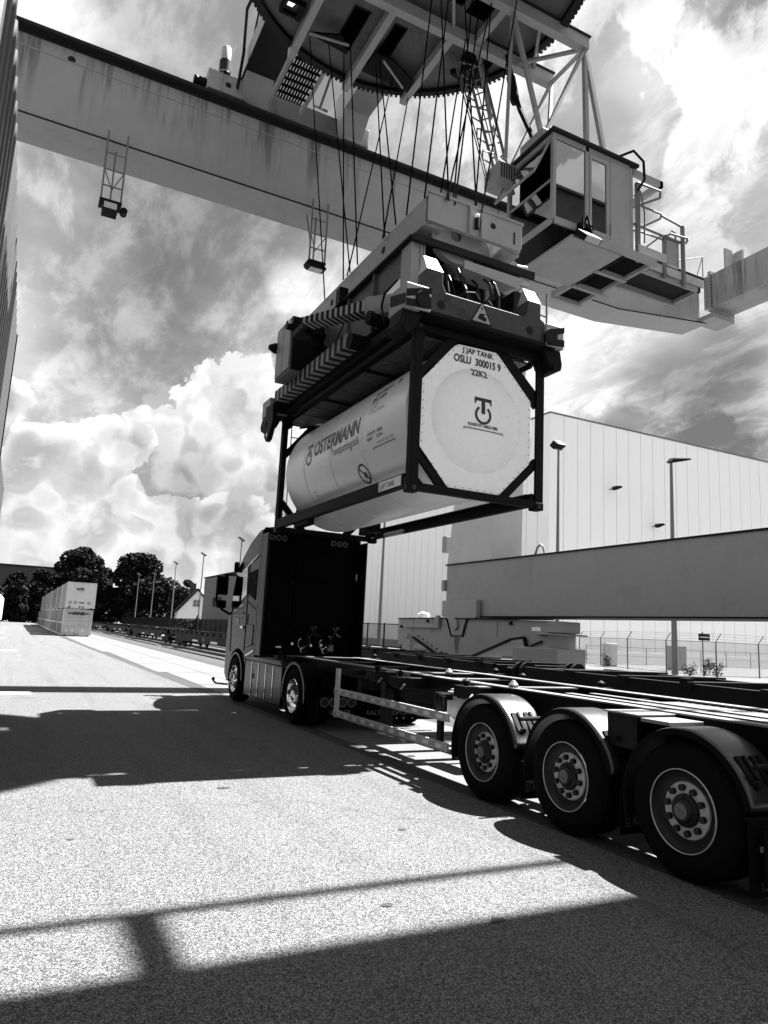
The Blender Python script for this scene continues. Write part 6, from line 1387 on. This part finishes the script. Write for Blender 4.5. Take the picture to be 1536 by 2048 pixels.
# side windows and door lines (near side)
U_('side_window', MB().prism([(16.32, 2.44), (17.15, 2.14), (17.50, 2.22), (17.28, 3.0), (16.38, 3.08)], 'x', 4.725, 4.736), 'dark_glass')
U_('rear_side_window', MB().prism([(15.62, 2.3), (16.15, 2.45), (16.15, 2.95), (15.62, 3.0)], 'x', 4.727, 4.736), 'cab_back', 0)
dl = MB()
for a, b in (((16.25, 3.15), (16.22, 1.15)), ((16.22, 3.15), (17.3, 3.0)), ((17.3, 3.0), (17.52, 2.2)), ((17.52, 2.2), (17.4, 1.1)), ((15.55, 3.3), (16.25, 3.15)), ((15.55, 2.1), (16.2, 2.28)), ((15.62, 1.75), (16.1, 1.75)), ((16.1, 1.75), (16.1, 2.0)), ((15.62, 1.75), (15.62, 1.3)), ((15.5, 1.35), (16.05, 1.25))):
    dl.bar((4.733, a[0], a[1]), (4.733, b[0], b[1]), .012, .012)
U_('door_gap', dl, 'hub', 0, cab)
U_('chrome_trim', MB().bar((4.728, 15.45, 1.20), (4.728, 16.02, 1.06), .012, .03).bar((4.728, 15.6, 3.32), (4.728, 16.6, 3.05), .012, .02).bar((4.728, 16.5, 2.22), (4.728, 17.4, 2.05), .012, .018), 'chrome', 0, cab)
letters('V8', .16, M['white_ink'], cab, lambda u, v: (4.727, 17.0 - u, 1.78 + v), bold=.006)
U_('door_lettering', MB().box(4.726, 4.73, 16.45, 17.3, 1.98, 2.04).box(4.726, 4.73, 16.5, 17.2, 1.90, 1.93), 'dim_ink', 0, cab)
U_('door_handle', MB().box(4.70, 4.73, 16.35, 16.55, 1.66, 1.72), 'chrome', .008, cab)
U_('wheel_arch', MB().lathe([(.56, 0), (.60, 0), (.60, .3), (.56, .3)], (4.70, 16.72, .505), 'x', 30, 0, 180), 'skirt', 0, None, True)
mr = U_('mirror_housing', MB().box(4.40, 4.68, 17.80, 17.98, 2.46, 2.95).box(4.44, 4.66, 17.80, 17.98, 2.13, 2.33), 'cab_back', .03)
U_('mirror_arm', MB().path([(4.76, 17.6, 2.97), (4.58, 17.88, 2.97), (4.43, 17.9, 2.9), (4.42, 17.9, 2.3), (4.58, 17.88, 2.1), (4.76, 17.7, 1.98)], .03), 'cab_back', 0, mr, True)
U_('mirror_housing', MB().box(7.3, 7.56, 17.85, 17.98, 2.50, 2.92), 'cab_back', .03)
U_('wide_angle_mirror', MB().box(4.62, 4.74, 17.12, 17.24, 3.0, 3.26), 'cab_back', .04)
U_('bumper_ball', MB().path([(4.80, 17.6, .30), (4.58, 17.9, .30), (4.52, 17.92, .36)], .022).sphere((4.52, 17.92, .40), .045), 'hub', 0, None, True)
U_('sun_visor', MB().box(4.8, 7.1, 17.45, 17.85, 2.95, 3.0), 'cab_back', .01)
U_('windscreen', MB().add([(4.95, 17.93, 1.95), (6.95, 17.93, 1.95), (6.95, 17.58, 2.95), (4.95, 17.58, 2.95)], [(0, 1, 2, 3)]), 'dark_glass')
U_('grille', MB().box(5.1, 6.8, 17.95, 18.0, .7, 1.7), 'cab_back', .02)
# side skirt
sk = U_('side_skirt', MB().box(4.72, 4.80, 13.45, 15.95, .22, .98).prism([(13.45, .98), (13.6, 1.08), (16.0, 1.06), (15.95, .98)], 'x', 4.72, 5.1), 'skirt', .02, None, True)
for y in (13.95, 14.42, 14.92, 15.4): U_('chrome_strip', MB().box(4.705, 4.72, y, y + .025, .24, .97), 'chrome', 0, sk)
U_('filler_flap', MB().box(4.71, 4.72, 15.25, 15.36, .62, .72), 'hub', 0, sk)
U_('side_skirt', MB().box(7.12, 7.2, 13.45, 15.95, .22, .98), 'skirt', .02)
U_('step_plate', MB().box(4.74, 5.2, 13.5, 15.4, 1.0, 1.04), 'hub')
rg_ = U_('rear_mudguard', MB().lathe([(.56, 0), (.60, 0), (.60, .34), (.56, .34)], (4.70, 12.72, .505), 'x', 34, -8, 188), 'cab_back', 0, None, True); U_('guard_edge', MB().lathe([(.56, -.01), (.61, -.01), (.61, .01), (.56, .01)], (4.695, 12.72, .505), 'x', 34, -8, 188), 'skirt', 0, rg_, True)
U_('rear_mudguard', MB().lathe([(.58, 0), (.62, 0), (.62, .34), (.58, .34)], (6.92, 12.72, .505), 'x', 34, -8, 188), 'skirt', 0, None, True)
U_('chassis_rail', MB().box(5.48, 5.56, 11.6, 17.4, .62, .90).box(6.36, 6.44, 11.6, 17.4, .62, .90), 'chassis')
U_('rear_axle', MB().tube((4.95, 12.72, .505), (6.95, 12.72, .505), .09, 14).sphere((5.95, 12.72, .52), .22, 14), 'chassis', 0, None, True)
U_('fifth_wheel', MB().prism([(5.45, .90), (6.45, .90), (6.35, .955), (5.55, .955)], 'y', 12.2, 13.2), 'chassis')
U_('fuel_tank', MB().box(4.84, 5.4, 13.6, 15.6, .3, .9), 'chassis', .05); U_('fuel_tank', MB().box(6.5, 7.1, 13.6, 15.6, .3, .9), 'chassis', .05)
U_('hose_coil', MB().path([(5.6 + .05 * math.cos(k * 1.1), 15.0 - k * .03, 1.5 - .25 * math.sin(k / 18 * 3.1) + .05 * math.sin(k * 1.1)) for k in range(36)], .012, 6).path([(6.1 + .05 * math.cos(k * 1.1), 15.0 - k * .03, 1.5 - .25 * math.sin(k / 18 * 3.1) + .05 * math.sin(k * 1.1)) for k in range(36)], .012, 6), 'hub', 0, None, True)
U_('coupling', MB().tube((5.55, 15.28, 1.38), (5.55, 15.36, 1.38), .03, 10).tube((6.0, 15.28, 1.36), (6.0, 15.36, 1.36), .03, 10).tube((6.25, 15.28, 1.37), (6.25, 15.36, 1.37), .03, 10), 'chrome')
bp = U_('tail_panel', MB().box(4.76, 7.16, 11.62, 11.68, .20, .62).box(4.76, 7.16, 11.60, 11.62, .255, .262), 'cab_back', .01)
for x in (4.86, 5.03, 5.20, 5.37, 6.53, 6.70, 6.87, 7.04):
    l = U_('tail_light', MB().lathe([(.072, 0), (.072, -.03), (.001, -.035)], (x, 11.60, .505), 'y', 22), 'hub'); U_('light_ring', MB().lathe([(.070, -.030), (.078, -.030), (.078, -.035), (.070, -.035)], (x, 11.60, .505), 'y', 24), 'rim', 0, l)
letters('WEBER', .115, M['dim_ink'], bp, lambda u, v: (4.97 + u, 11.595, .29 + v), xs=1.1); letters('AALTRANSPORT', .115, M['dim_ink'], bp, lambda u, v: (5.66 + u, 11.595, .29 + v), xs=1.1)
U_('panel_bolts', MB().lathe([(.001, 0), (.014, 0)], (6.28, 11.59, .23), 'y', 10).lathe([(.001, 0), (.014, 0)], (6.42, 11.59, .23), 'y', 10).lathe([(.001, 0), (.014, 0)], (6.6, 11.59, .23), 'y', 10), 'white_ink', 0, bp)
U_('mudflap', MB().box(4.74, 5.1, 12.0, 12.02, .12, .5), 'rubber')
